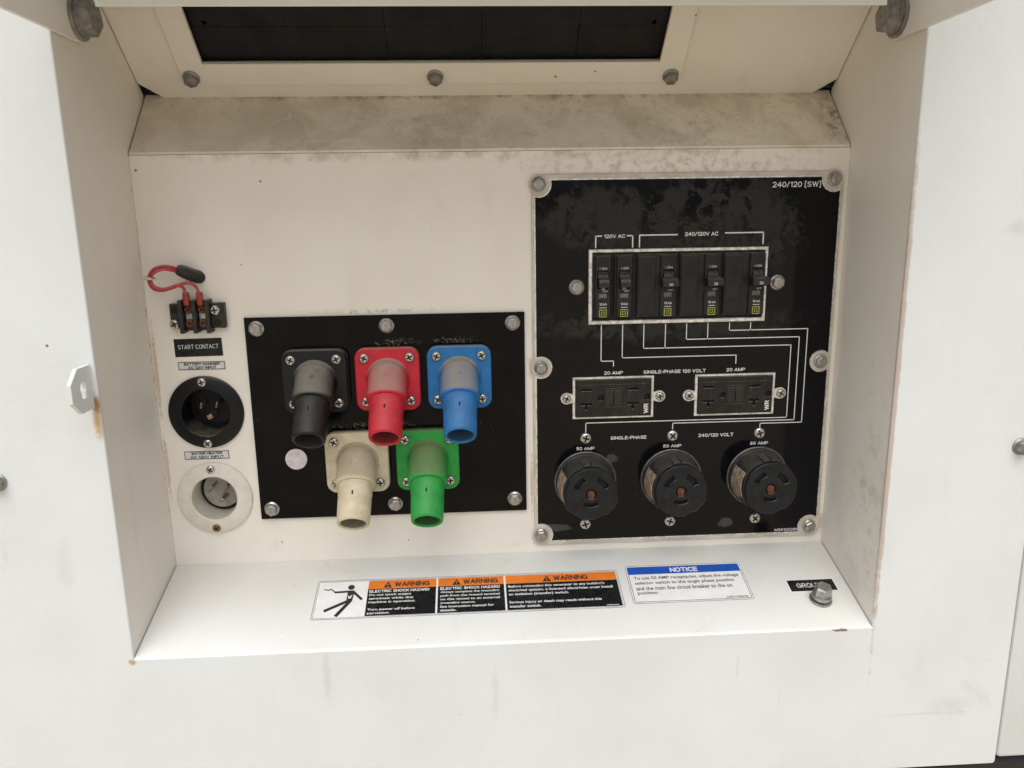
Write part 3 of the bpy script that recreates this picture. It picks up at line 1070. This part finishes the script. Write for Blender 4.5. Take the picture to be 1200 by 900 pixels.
PB = [(355.6, 7.2), (625.5, 6.6), (355.4, 342.8), (626.4, 344.2), (356.6, 175.4), (625.2, 175.0)]
b = MB()
b.prism(rrect(348.9, -4.0, 635.8, 351.4, 7, 4), 0.3, 2.0, 0.5)
b.build('backing_plate', M['clear_plate'], pn, 30)
for x, z in PB:
    b = MB()
    b.lathe([(8.7, 0), (8.7, 0.25), (8.3, 0.4), (7.8, 0.2)], 32, xf=Matrix.Translation((x, z, 1.95)))
    b.build('bolt_boss', M['clear_plate'], pn, 40)
b = MB()
b.prism(notched(351.2, -0.2, 633.4, 347.4, 10.8, PB, 9.7), 2.0, 2.25)
b.build('border', M['trim'], pn, 0)
b = MB()
b.prism(notched(352.4, 1.1, 632.2, 346.0, 11.9, PB, 10.7), 2.25, 2.55)
b.build('legend_film', M['film'], pn, 0)
for x, z in PB:
    put('bolt', BOLT_SMALL, pn, x, z, 2.1)
for x, z in ((389.9, 250.3), (578.3, 251.2)):
    put('bolt', BOLTS, pn, x, z, 2.55)
ZP = 2.75
b = MB()
for ln in ([(413.3, 214), (413.3, 180.2), (425.2, 180.2), (425.2, 175.2)], [(433.4, 214), (433.4, 183.0), (542.7, 183.0), (542.7, 175)],
           [(453.5, 214), (453.5, 191.5), (595.4, 191.5), (595.4, 120.3), (399.2, 120.3), (399.2, 111.5)], [(474, 214), (474, 191.5)],
           [(494.1, 214), (494.1, 199.2), (603, 199.2), (603, 117.7), (483.6, 117.7), (483.6, 112)], [(514.4, 214), (514.4, 199.2)],
           [(535, 214), (535, 206.8), (610.6, 206.8), (610.6, 115), (569.5, 115), (569.5, 111.2)], [(555.2, 214), (555.2, 206.8)]):
    b.strip(ln, 0.85, ZP)
b.build('wiring_lines', M['print'], pn, 0)
for ln in ([(407.4, 286), (407.4, 296.2), (412.6, 296.2)], [(436.6, 296.2), (441.4, 296.2), (441.4, 286)],
           [(447.7, 286), (447.7, 296.4), (482.4, 296.4)], [(527.5, 297.2), (562.9, 297.2), (562.9, 287)]):
    b = MB()
    b.strip(ln, 1.15, ZP)
    b.build('bracket_line', M['print'], pn, 0)
for s_, cx, cz, w, h in (('240/120 [SW]', 591.4, 339.6, 45, 5.8), ('120V AC', 424.7, 295.9, 19.6, 3.3), ('240/120V AC', 505.2, 296.7, 31.2, 3.5),
                         ('20 AMP', 425.3, 168.7, 18, 3.2), ('SINGLE-PHASE 120 VOLT', 484.0, 168.7, 60, 3.3), ('20 AMP', 543.0, 168.9, 18.2, 3.2),
                         ('SINGLE-PHASE', 440.8, 104.6, 35, 3.3), ('240/120 VOLT', 526.4, 104.6, 34.6, 3.4),
                         ('50 AMP', 399.0, 94.9, 17.6, 3.1), ('50 AMP', 483.8, 94.9, 18, 3.1), ('50 AMP', 569.6, 95.0, 18, 3.1), ('M35100280', 602.6, 3.6, 24.4, 2.7)):
    cletters(pn, s_, cx, cz, w, h if 'SW' not in s_ else 4.9, ZP, M['print'], 0.95 if 'SW' in s_ else 1.12)
# bezel round the breakers and a flat dark sheet painted as the shade behind them
b = MB()
b.plate([(400.9, 215.4), (567.7, 215.4), (567.7, 284.4), (400.9, 284.4)], [[(404.2, 218.9), (565.0, 218.9), (565.0, 281.4), (404.2, 281.4)]], 2.6, 5.2, bev=0.6)
b.build('breaker_bezel', M['bezel'], pn, 0)
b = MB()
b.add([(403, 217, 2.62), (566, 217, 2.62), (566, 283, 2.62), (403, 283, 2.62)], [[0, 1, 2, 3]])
b.build('breaker_gap_shade', M['hole'], pn, 0)
for x in (399.2, 483.6, 569.3):
    for z in (105.3, 17.5):
        put('screw', SCREWS_L, pn, x, z, 2.56)


# ------------------------------------------------------------------ circuit breakers
def breaker(label, x0, x1, single, rating, tx):
    w = x1 - x0
    o = on_wall('circuit_breaker', label, 'circuit breaker', 'circuit breakers behind the bezel', (x0 + x1) / 2, 221.5, -2.65)
    h = 58.0
    b = MB()
    b.box(-w / 2, 0, 0, w / 2, h, 2.6, 0.5)
    if not single:
        b.box(-w / 2 + 1.0, 2.5, 2.5, -w / 2 + 17.2, h - 2, 3.4, 0.4)
    b.build('body', M['breaker'], o, 0)
    pw = 14.2
    # raised pole face round the toggle, with the toggle's slot
    b = MB()
    px0, px1 = tx - pw / 2, tx + pw / 2
    b.plate([(px0, 1.0), (px1, 1.0), (px1, h - 1), (px0, h - 1)], [[(tx - 4.9, 27), (tx + 4.9, 27), (tx + 4.9, 43.5), (tx - 4.9, 43.5)], [(tx - 4.0, 18.6), (tx + 4.0, 18.6), (tx + 4.0, 22.8), (tx - 4.0, 22.8)]], 2.5, 5.2, bev=0.5)
    pf = b.build('pole_face', M['breaker'], o, 0)
    b = MB()
    b.add([(tx - 4.6, 18.2, 3.9), (tx + 4.6, 18.2, 3.9), (tx + 4.6, 23.2, 3.9), (tx - 4.6, 23.2, 3.9)], [[0, 1, 2, 3]])
    b.build('indicator_window', M['smoke'], pf, 0)
    # toggle: a curved rocker with its grip
    b = MB()
    R = 9.0
    cs = [(R * math.sin(a), R * math.cos(a)) for a in [math.radians(q) for q in range(-62, 63, 12)]]
    xfm = Matrix.Translation((tx, 35.2, -2.0)) @ Matrix(((0, 0, 1, 0), (1, 0, 0, 0), (0, 1, 0, 0), (0, 0, 0, 1)))
    b.prism(cs, -4.6, 4.6, xf=xfm)
    if single:
        g_ = [(-7.5, 6.0), (-6.6, 11.4), (-2.0, 13.8), (0.8, 12.4), (2.2, 7.0)]
        b.prism(g_[::-1], -4.4, 4.4, xf=xfm)
    else:
        g_ = [(-6.0, 6.0), (-7.6, 15.0), (-6.2, 17.6), (-0.6, 17.6), (0.8, 15.6), (1.4, 6.0)]
        b.prism(g_[::-1], -7.3, 7.3, xf=xfm)
    tg = b.build('toggle', M['toggle'], o, 45)
    letters(tg, rating, tx - 1.8, 29.4 if not single else 26.0, tx + 1.8, 32.0 if not single else 28.2, 16.2 if not single else 5.3, M['smallprint'], 1.0)
    letters(pf, '| ON', tx - 3.2, 44.6, tx + 3.4, 46.8, 5.35, M['smallprint'], 1.0)
    letters(pf, 'OFF', tx - 0.2, 24.0, tx + 4.4, 25.6, 5.35, M['smallprint'], 0.9)
    letters(pf, '10 kA', tx - 3.4, 11.9, tx + 3.6, 14.2, 5.35, M['smallprint'], 1.2)
    b = MB()
    b.strip([(tx - 2.9, 9.9), (tx + 2.9, 9.9)], 0.7, 5.35)
    b.build('printed_bar', M['smallprint'], pf, 0)
    b = MB()
    for q, wd in ((3.5, 0.75), (1.6, 0.6)):
        b.plate([(tx - q, 4.6 - q), (tx + q, 4.6 - q), (tx + q, 4.6 + q), (tx - q, 4.6 + q)],
                [[(tx - q + wd, 4.6 - q + wd), (tx + q - wd, 4.6 - q + wd), (tx + q - wd, 4.6 + q - wd), (tx - q + wd, 4.6 + q - wd)]], 5.2, 5.36)
    b.build('square_emblem', M['emblem'], pf, 0)
    return o


M['smoke'] = simple('grey_window', (0.15, 0.148, 0.14), 0.3, 0, 0.2, 3)
breaker('narrow circuit breaker with rating 20, leftmost behind the bezel', 404.6, 421.6, True, '20', 0.6)
breaker('narrow circuit breaker with rating 20, second from the left', 424.4, 441.4, True, '20', 0.6)
breaker('wide circuit breaker rated 50, next to the narrow ones', 445.4, 483.0, False, '50', 10.0)
breaker('wide circuit breaker rated 50, between two other wide ones', 485.4, 523.4, False, '50', 11.0)
breaker('wide circuit breaker rated 50, rightmost behind the bezel', 526.4, 564.4, False, '50', 12.0)


# ------------------------------------------------------------------ duplex outlets
def duplex(label, cx, cz):
    o = on_wall('duplex_outlet', label, 'outlet', 'duplex outlets in the panel', cx, cz, -2.6)
    b = MB()
    W, H = 38.8, 20.3
    ear = lambda s: [(s * W, -4.2 * s)] + [(s * 44.6 + s * 5.6 * math.cos(a) * 1.0, s * 5.6 * math.sin(a)) for a in [math.radians(q) for q in range(-100, 101, 20)]] + [(s * W, 4.2 * s)]
    outer = [(W, -H)] + ear(1) + [(W, H), (-W, H)] + ear(-1) + [(-W, -H)]
    b.plate(outer, [[(-36.2, -18.2), (36.2, -18.2), (36.2, 18.2), (-36.2, 18.2)]], 0, 2.2, bev=0.5)
    mf = b.build('mounting_frame', M['bezel'], o, 0)
    for s in (-44.6, 44.6):
        put('screw', SCREWS_S, mf, s, 0.1, 2.1)
    # face with real slots
    def rc(x0, y0, x1, y1):
        return [(x0, y0), (x1, y0), (x1, y1), (x0, y1)]
    holes = []
    for sx in (-26.0, 18.5):
        holes.append(rc(sx - 4.6, 7.0, sx + 4.6, 9.2))
        holes.append([(sx - 4.9, -7.0), (sx - 1.1, -7.0), (sx - 1.1, -11.4), (sx + 1.1, -11.4), (sx + 1.1, -7.0), (sx + 4.9, -7.0), (sx + 4.9, -4.8), (sx - 4.9, -4.8)])
        gx = sx + 13.6
        holes.append([(gx + 2.4, -2.6), (gx + 2.4, 2.6)] + [(gx + 2.9 * math.cos(a), 2.9 * math.sin(a)) for a in [math.radians(q) for q in range(100, 261, 20)]])
    b = MB()
    b.plate(rc(-36.0, -18.0, 36.0, 18.0), holes, 0.4, 3.6, bev=0.35)
    fc = b.build('face', M['outlet'], o, 0)
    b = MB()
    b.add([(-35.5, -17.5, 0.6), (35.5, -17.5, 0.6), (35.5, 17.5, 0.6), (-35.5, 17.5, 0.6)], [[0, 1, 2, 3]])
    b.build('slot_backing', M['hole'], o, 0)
    for x0, x1 in ((-8.4, -0.3), (0.3, 8.4)):
        b = MB()
        b.box(x0, -7.2, 3.5, x1, 7.6, 4.6, 0.4)
        b.build('button', M['toggle'], fc, 0)
    b = MB()
    b.box(-9.4, -9.6, 3.5, 9.0, -8.6, 4.0, 0.2)
    b.box(-9.4, 8.8, 3.5, 9.0, 9.4, 4.0, 0.2)
    b.box(-34, 12.6, 3.5, 34, 13.2, 3.9, 0.2)
    b.build('moulded_ribs', M['outlet'], fc, 0)
    lt = letters(fc, 'WR', -4.8, -2.2, 4.8, 2.2, 0, M['print'], 1.3)
    lt.location = Vector((31.2, -11.0, 3.75)) * MM
    lt.rotation_euler = (0, 0, PI / 2)
    return o


duplex('black duplex outlet in an aluminium frame, nearer the connectors', 425.1, 145.2)
duplex('black duplex outlet in an aluminium frame, nearer the right edge of the panel', 542.5, 145.0)


# ------------------------------------------------------------------ round locking outlets
def locking(label, cx, cz, rot):
    o = on_wall('locking_outlet', label, 'outlet', 'round locking outlets along the bottom of the panel', cx, cz, -2.6)
    b = MB()
    b.lathe([(30.4, 0), (30.4, 1.0), (29.8, 1.6), (28.9, 1.3), (28.6, 0.4)], 48, cap1=False)
    b.build('rim_ring', M['steel'], o, 45)
    b = MB()
    b.lathe([(28.6, 0), (28.2, 3.0), (27.6, 3.4), (26.0, 30.0), (25.6, 33.2)], 48)
    # moulded ridges on top
    for a, wd in ((math.radians(78), 4.5), (math.radians(98), 3.5), (math.radians(-28), 4.0), (math.radians(212), 4.0)):
        b.box(-wd, 24.8, 6, wd, 27.4, 33, 0.5, xf=Matrix.Rotation(a - PI / 2, 4, 'Z'))
    b.build('body', M['lock_body'], o, 40)
    # tan insert let into the left flank
    b = MB()
    n = 8
    a0, a1 = math.radians(148), math.radians(214)
    vs, fs = [], []
    for i in range(n + 1):
        a = a0 + (a1 - a0) * i / n
        for r, z in ((27.9, 7.5), (28.6, 8.0), (26.9, 29.0), (26.0, 29.6)):
            vs.append((r * math.cos(a), r * math.sin(a), z))
    for i in range(n):
        for k in range(3):
            fs.append([i * 4 + k, i * 4 + k + 1, (i + 1) * 4 + k + 1, (i + 1) * 4 + k][::-1])
    fs.append([0, 1, 2, 3]); fs.append([n * 4 + 3, n * 4 + 2, n * 4 + 1, n * 4])
    b.add(vs, fs)
    b.build('side_insert', M['side_tan'], o, 50)

    def arc(am, half, r0, r1, n=7):
        p = [(r1 * math.cos(am + half * (2 * i / n - 1)), r1 * math.sin(am + half * (2 * i / n - 1))) for i in range(n + 1)]
        q = [(r0 * math.cos(am + half * (1 - 2 * i / n)), r0 * math.sin(am + half * (1 - 2 * i / n))) for i in range(n + 1)]
        return p + q
    # face disc with curved slots and the middle hole
    holes = []
    for am in (math.radians(44 + rot), math.radians(136 + rot)):
        a = arc(am, math.radians(22), 13.2, 17.4)
        # small hook that makes the locking foot
        holes.append(a)
    holes.append(arc(math.radians(270 + rot), math.radians(30), 9.6, 12.6))
    holes.append(circ(0, 0, 4.6, 18))
    face = []
    for i in range(64):
        a = 2 * PI * i / 64
        r = 25.2
        d = math.degrees(a) % 360
        if 286 < d < 302:
            r = 23.2
        if 150 < d < 205:
            r = 24.0
        face.append((r * math.cos(a), r * math.sin(a)))
    b = MB()
    b.plate(face, holes, 33.4, 37.0, bev=0.8)
    fc = b.build('face', M['lock_face'], o, 30)
    b = MB()
    b.box(-20.5, -6.6, 36.9, 20.5, -6.0, 37.45, 0.15)
    b.build('moulded_rib', M['lock_face'], fc, 0)
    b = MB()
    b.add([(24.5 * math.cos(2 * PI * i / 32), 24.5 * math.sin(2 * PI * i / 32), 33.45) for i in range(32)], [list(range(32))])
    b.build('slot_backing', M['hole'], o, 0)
    b = MB()
    b.lathe([(3.9, 33.5), (3.7, 36.2), (3.0, 36.9)], 18, xf=Matrix.Translation((0, -0.2, 0)))
    b.box(-2.6, -5.6, 36.6, 2.8, -1.5, 37.15, 0.3)
    b.build('centre_pin', M['rust_pin'], fc, 40)
    return o


locking('round black locking outlet, leftmost of three, under the first 50 AMP', 399.2, 61.6, 0)
locking('round black locking outlet, middle of three', 483.7, 61.4, 2)
locking('round black locking outlet, rightmost of three, nearest the panel number', 569.2, 61.2, -3)


# ------------------------------------------------------------------ flanged inlets on the left
def inlet(label, cx, cz, R, r, mats, screws, blades, clock):
    o = on_wall('power_inlet', label, 'power inlet', 'flanged power inlets', cx, cz)
    fm, wm, bm, pm = mats
    b = MB()
    b.lathe([(r, -30), (r, 3.4), (r + 1.2, 4.6), (R - 2.4, 3.6), (R - 0.4, 2.2), (R, 0.1), (r + 1.0, 0.1), (r + 1.0, -30)], 56, cap0=False, cap1=False)
    flg = b.build('flange', fm, o, 40)
    b = MB()
    b.lathe([(0.05, -21.0), (r * 0.84, -21.0), (r * 0.86, -23.5)], 40, cap0=False, cap1=False)
    b.lathe([(r * 1.01, -23.5), (0.05, -23.5)], 40, cap0=False, cap1=False)
    inf = b.build('inner_face', wm, o, 30)
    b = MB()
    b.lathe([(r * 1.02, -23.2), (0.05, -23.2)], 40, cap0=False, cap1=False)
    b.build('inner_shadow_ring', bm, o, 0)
    for (x, y, w, h, a) in blades:
        b = MB()
        b.box(-w / 2, -h / 2, -22, w / 2, h / 2, -4.5, 0.5, xf=Matrix.Rotation(a, 4, 'Z'))
        b.build('prong', pm, inf, 0, (x, y, 0))
    for (x, y, me) in screws:
        link('screw', me, flg, (x, y, 3.0))
    return o


inlet('black flanged power inlet below the battery charger label', *INL[0], (M['inlet_black'], M['inlet_black'], M['hole'], M['prong']),
      [(-0.6, 29.0, SCREWS_S[0]), (-0.6, -29.6, SCREWS_S[1])], [(-6.5, 5.0, 6.0, 1.6, 1.35), (8.0, 5.5, 6.5, 1.6, 1.35), (0.8, -6.0, 5.2, 4.6, 0.4)], 0)
inlet('ivory flanged power inlet below the water heater label', *INL[1], (M['inlet_white'], M['inlet_grey'], M['hole'], M['prong']),
      [(-0.8, 28.6, SCREWS_S[2]), (-0.6, -29.8, SCREW_R)], [(-6.0, 6.0, 7.5, 1.6, 1.0), (8.0, 6.0, 8.5, 1.6, 1.05), (3.5, -5.5, 5.0, 3.8, 0.9)], 0)

# ------------------------------------------------------------------ terminal block with its red wires
tb = on_wall_abs('terminal_block', 'small black barrier terminal block above the start contact label', 'terminal block', 46, 220)
b = MB()
b.box(22, 220.6, 0.1, 35.2, 243.0, 6.0, 0.5)
b.box(57.5, 220.4, 0.1, 70.2, 243.2, 6.0, 0.5)
b.box(35, 218.5, 0.1, 58, 245.2, 5.0, 0.4)
b.build('base', M['term'], tb, 0)
for x in (33.4, 45.2, 56.8):
    b = MB()
    b.box(x - 1.7, 216.6, 0.2, x + 1.7, 246.6, 12.5, 0.5)
    b.build('barrier', M['term'], tb, 0)
for x, z in ((27.2, 237.4), (63.8, 225.6)):
    b = MB()
    b.lathe([(3.3, 5.9), (3.3, 6.5), (2.4, 6.5), (2.2, 6.05)], 18, xf=Matrix.Translation((x, z, 0)), cap0=False)
    b.build('mounting_hole', M['hole'], tb, 30)
for x, z in ((62.2, 236.6), (25.6, 224.6)):
    put('screw', SCREWS, tb, x, z, 5.9)
for x in (39.3, 51.0):
    b = MB()
    b.box(x - 3.4, 222.0, 4.9, x + 3.4, 242, 5.8, 0.2)
    b.build('contact_strip', M['steel'], tb, 0)
    for z in (225.6, 237.6):
        me = screw_mesh(3.7, 2.2, M['brass'], 0.5 + z)
        link('terminal_screw', me, tb, (x, z, 6.6))


def bez(P, n=40):
    """smooth curve through points (catmull-rom)"""
    P = [Vector(p) for p in P]
    P = [P[0] * 2 - P[1]] + P + [P[-1] * 2 - P[-2]]
    out = []
    for i in range(1, len(P) - 2):
        for k in range(8):
            q = k / 8
            a, b_, c_, d = P[i - 1], P[i], P[i + 1], P[i + 2]
            out.append(0.5 * ((2 * b_) + (c_ - a) * q + (2 * a - 5 * b_ + 4 * c_ - d) * q * q + (3 * b_ - a - 3 * c_ + d) * q ** 3))
    out.append(P[-2])
    return out


wr = on_wall_abs('wire_pair', 'pair of red wires looping from a black sleeve to the terminal block', 'wires', 36, 262)
W1 = [(40, 272.4, 9), (34, 275.2, 14), (26, 277.2, 18), (17.5, 274.6, 20), (13, 267.5, 20), (14.5, 259.0, 20), (22, 256.2, 19), (31, 258.2, 17), (36, 259.8, 15), (38.9, 257.0, 12.5), (39.2, 251, 10)]
W2 = [(40, 270.6, 9), (33, 273.0, 15), (26, 274.6, 20), (19, 272.0, 22), (15.2, 267.0, 22), (17.0, 260.6, 22), (25, 257.6, 21), (35, 260.4, 18), (44, 262.0, 15), (49.6, 258.6, 12.5), (51.0, 251, 10)]
for Wp in (W1, W2):
    b = MB()
    b.tube(bez(Wp), 1.35, 10)
    b.build('wire', M['wire'], wr, 60)
for x in (39.2, 51.0):
    b = MB()
    b.lathe([(2.2, 0), (2.9, 0.8), (3.1, 6), (2.9, 11.5), (2.3, 12)], 16, xf=Matrix.Translation((x, 253.6, 9.6)) @ Matrix.Rotation(PI / 2, 4, 'X') @ Matrix.Scale(0.85, 4, (0, 1, 0)))
    b.box(x - 2.9, 234.5, 6.0, x + 2.9, 243, 6.6, 0.2)
    b.build('crimp_terminal', M['crimp'], wr, 40)
b = MB()
b.tube([(35.2, 274.4, 13.6), (36.6, 273.6, 12.8), (40, 271.6, 10.6), (45, 268.4, 6.0), (48, 266.6, 2.0), (49.5, 265.6, -3)], [3.8, 5.0, 5.6, 5.9, 6.0, 5.8], 18)
b.build('rubber_sleeve', M['sleeve'], wr, 50)
b = MB()
b.tube([(10.6, 267.6, 17.5), (11.0, 267.6, 23.5), (17.0, 266.9, 25), (17.4, 267.0, 19), (11.0, 267.5, 17.2)], 1.0, 8)
b.box(9.6, 265.6, 18.5, 13.0, 269.6, 22.6, 0.5)
b.build('cable_tie', M['tie'], wr, 40)


# ------------------------------------------------------------------ stuck-on labels of the left column
def wall_label(label, x0, z0, x1, z1, mat, lines, tmat, border=None, tilt=0.0, bold=0.015):
    cx, cz = (x0 + x1) / 2, (z0 + z1) / 2
    o = on_wall('wall_label', label, 'label', 'printed labels on the back wall', cx, cz)
    o.rotation_euler = (PI / 2, -tilt, 0)
    w, h = (x1 - x0) / 2, (z1 - z0) / 2
    b = MB()
    b.prism([(-w, -h), (w, -h), (w, h), (-w, h)], 0.05, 0.35)
    b.build('label_film', mat, o, 0)
    if border:
        b = MB()
        b.plate([(-w + 0.5, -h + 0.5), (w - 0.5, -h + 0.5), (w - 0.5, h - 0.5), (-w + 0.5, h - 0.5)],
                [[(-w + 1.1, -h + 1.1), (w - 1.1, -h + 1.1), (w - 1.1, h - 1.1), (-w + 1.1, h - 1.1)]], 0.35, 0.45)
        b.build('border_line', border, o, 0)
    for s_, cx_, cz_, ww, hh in lines:
        cletters(o, s_, cx_, cz_, ww, hh, 0.5, tmat, bold)
    return o


wall_label('black label reading START CONTACT under the terminal block', 20.6, 193.8, 63.6, 210.4, M['vinyl_black'], [('START CONTACT', 0.0, 0.8, 36.5, 4.0)], M['print'], None, 0.012, 0.62)
wall_label('narrow white label reading BATTERY CHARGER AC 120V INPUT', 22.0, 180.9, 65.0, 189.3, M['vinyl_dull'],
           [('BATTERY CHARGER', 0.4, 1.6, 32.5, 2.5), ('AC 120V INPUT', 0.4, -1.7, 25.5, 2.5)], M['ink'], M['ink'], 0.0, 1.35)
wall_label('narrow white label reading WATER HEATER AC 120V INPUT', 18.6, 94.9, 60.8, 103.7, M['vinyl_dull'],
           [('WATER HEATER', 0.3, 1.8, 29.0, 2.6), ('AC 120V INPUT', 0.3, -1.8, 31.0, 2.6)], M['ink'], M['ink'], 0.0, 1.35)


# ------------------------------------------------------------------ decals lying on the sloping shelf
def shelf_thing(name, label, cat, x, v, group=None):
    y, z = v * math.cos(SLOPE), -10.8 + v * math.sin(SLOPE)
    o = thing(name, label, cat, group, (x, y, z), (SLOPE, 0, 0))
    OFF[o.name] = Vector((x, v, 0))
    return o


def rect(parent, name, x0, y0, x1, y1, z0, z1, mat, r=0.0):
    b = MB()
    b.prism(rrect(x0, y0, x1, y1, r, 3) if r else [(x0, y0), (x1, y0), (x1, y1), (x0, y1)], z0, z1)
    return b.build(name, mat, parent, 0)


def outline(parent, x0, y0, x1, y1, r, w, z, mat):
    b = MB()
    b.plate(rrect(x0, y0, x1, y1, r, 3), [rrect(x0 + w, y0 + w, x1 - w, y1 - w, max(0.3, r - w), 3)], z, z + 0.08)
    return b.build('border_line', mat, parent, 0)


B0 = 0.10
wd = shelf_thing('warning_decal', 'long shock hazard decal with three orange WARNING headings and a falling figure', 'decal', 284, -56)
rect(wd, 'decal_film', 141.0, -79.6, 426.2, -30.6, B0, B0 + 0.25, M['vinyl_white'], 2)
Z1, Z2, Z3 = B0 + 0.25, B0 + 0.40, B0 + 0.52
outline(wd, 141.5, -79.2, 425.8, -31.0, 1.8, 0.45, Z1, M['ink'])
outline(wd, 142.9, -77.8, 424.4, -32.4, 1.2, 0.3, Z1, M['ink'])
for x0, x1 in ((189.3, 252.6), (254.4, 316.3), (318.1, 423.6)):
    rect(wd, 'black_field', x0, -77.0, x1, -43.9, Z1, Z2, M['vinyl_black'])
    hd = rect(wd, 'orange_heading', x0, -43.7, x1, -33.2, Z1, Z2, M['vinyl_orange'])
    cx = (x0 + x1) / 2
    b = MB()
    b.prism([(cx - 17.6, -42.6), (cx - 9.6, -42.6), (cx - 13.6, -35.0)], Z2, Z3)
    b.build('warning_triangle', M['ink'], hd, 0)
    b = MB()
    b.prism([(cx - 14.0, -37.6), (cx - 14.1, -40.3), (cx - 13.1, -40.3), (cx - 13.2, -37.6)][::1], Z3, Z3 + 0.06)
    b.prism([(cx - 14.05, -41.8), (cx - 13.15, -41.8), (cx - 13.15, -40.95), (cx - 14.05, -40.95)], Z3, Z3 + 0.06)
    b.build('exclamation_mark', M['vinyl_orange'], hd, 0)
    letters(hd, 'WARNING', cx - 7.2, -41.8, cx + 25.6, -35.8, Z3, M['ink'], 1.1)


def block(x0, y_top, lines, width, lh, head=False):
    """paragraph of print: one mesh, lines ragged right"""
    longest = max(len(q) for q in lines)
    for i, q in enumerate(lines):
        if not q:
            continue
        w = width * len(q) / longest
        low = any(ch in 'gjpqy,()' for ch in q)
        text(wd, q, x0, y_top - (i + 1) * lh + (0.2 if low else 0.9), x0 + w, y_top - i * lh - 0.9, Z3, M['print'], 0.02)


letters(wd, 'ELECTRIC SHOCK HAZARD', 190.8, -48.6, 246.5, -45.2, Z3, M['print'], 1.2)
block(191.0, -49.2, ['Do not touch output', 'terminals while this', 'machine is operating.', '', 'Turn power off before', 'servicing.'], 43, 4.5)
letters(wd, 'ELECTRIC SHOCK HAZARD', 256.6, -48.6, 312.5, -45.2, Z3, M['print'], 1.2)
block(256.8, -49.2, ['Always complete the grounding', 'path from the ground terminal', 'on this genset to an external', 'grounding source.', 'See instruction manual for', 'details.'], 55, 4.5)
block(320.2, -45.2, ["Before connecting this generator to any building's", 'electrical system, a licensed electrician must install', 'an isolation (transfer) switch.', '', 'Serious injury or death may result without this', 'transfer switch.'], 98, 5.0)
b = MB()
b.strip([(409.5, -75.6), (420.0, -75.6)], 0.8, Z3)
b.build('fine_print_bar', M['smallprint'], wd, 0)
# falling figure struck by a spark
b = MB()


def limb(pts, w):
    for (x0, y0), (x1, y1) in zip(pts[:-1], pts[1:]):
        d = Vector((x1 - x0, y1 - y0)).normalized()
        n_ = Vector((-d.y, d.x)) * (w / 2)
        e = d * (w * 0.25)
        b.prism([(x0 - e.x - n_.x, y0 - e.y - n_.y), (x1 + e.x - n_.x, y1 + e.y - n_.y), (x1 + e.x + n_.x, y1 + e.y + n_.y), (x0 - e.x + n_.x, y0 - e.y + n_.y)], Z1, Z2)


limb([(159.0, -46.2), (175.0, -45.6)], 2.3)
limb([(175.5, -45.8), (184.4, -56.0)], 2.5)
limb([(172.5, -57.5), (152.6, -68.8)], 3.2)
limb([(173.5, -59), (163.6, -75.2)], 3.4)
limb([(148.5, -42.0), (153.0, -43.2)], 1.0)
limb([(153.0, -43.2), (154.4, -41.6)], 1.0)
limb([(154.4, -41.6), (159.4, -46.0)], 1.0)
b.prism([(170.8, -45.0), (177.0, -45.0), (176.0, -58.0), (174.0, -61.5), (170.6, -59.0)][::-1], Z1, Z2 + 0.02)
b.prism(circ(173.4, -40.4, 3.1, 20), Z1, Z2)
b.build('falling_figure', M['ink'], wd, 0)
b = MB()
b.prism([(171.6, -50.4), (173.2, -52.4), (175.4, -49.8), (174.6, -54.4), (172.2, -55.0)][::-1], Z2 + 0.02, Z2 + 0.1)
b.build('spark_mark', M['vinyl_white'], wd, 0)

nd = shelf_thing('notice_decal', 'white NOTICE decal with a blue heading about the 50 AMP receptacles', 'decal', 490, -51)
rect(nd, 'decal_film', 433.4, -76.2, 547.2, -26.4, B0, B0 + 0.25, M['vinyl_white'], 3)
outline(nd, 433.9, -75.7, 546.7, -26.9, 2.6, 0.45, Z1, M['ink'])
outline(nd, 435.6, -74.0, 545.0, -28.6, 1.8, 0.5, Z1, M['ink'])
bh = rect(nd, 'blue_heading', 436.2, -38.6, 544.4, -29.2, Z1, Z2, M['vinyl_blue'])
letters(bh, 'NOTICE', 477.0, -37.0, 504.0, -31.0, Z3, M['vinyl_white'], 1.2)
for i, (q, w) in enumerate((('To use 50 AMP receptacles, adjust the voltage', 101), ('selector switch to the single phase position', 95), ('and the main line circuit breaker to the on', 91), ('position.', 19.5))):
    text(nd, q, 440.0, -46.6 - i * 6.4, 440.0 + w, -41.6 - i * 6.4, Z2, M['ink'], 0.012)
letters(nd, 'M91119019', 522, -73.0, 541.5, -70.6, Z2, M['ink'], 1.0)

gd = shelf_thing('ground_decal', 'small black GROUND label behind the ground bolt', 'decal', 606, -61)
rect(gd, 'decal_film', 583.0, -69.2, 629.4, -53.4, B0, B0 + 0.2, M['vinyl_white'])
rect(gd, 'black_field', 584.2, -68.4, 628.2, -54.2, B0 + 0.2, B0 + 0.32, M['vinyl_black'])
letters(gd, 'GROUND', 591.4, -64.2, 619.5, -58.6, B0 + 0.42, M['print'], 0.8)

gb = shelf_thing('ground_bolt', 'steel hex ground bolt with stacked washers standing on the shelf', 'bolt', 607.0, -79.5)
OFF[gb.name] = Vector((0, 0, 0))
b = MB()
b.lathe([(9.9, 0.1), (10.2, 1.4), (9.6, 2.2)], 32)
b.build('washer', M['steel'], gb, 40)
b = MB()
b.lathe([(7.6, 2.2), (8.0, 3.0), (7.6, 4.4)], 32, xf=Matrix.Translation((0.5, 0.3, 0)))
b.build('spring_washer', M['steel_dull'], gb, 40)
b = MB()
b.lathe([(9.0, 4.6), (9.0, 5.6), (8.0, 7.0)], 32, xf=Matrix.Translation((0.2, 0.0, 0)))
b.prism(hexpts(13.4, 0.35), 6.4, 16.6, 1.2)
b.build('hex_head', M['steel'], gb, 30)
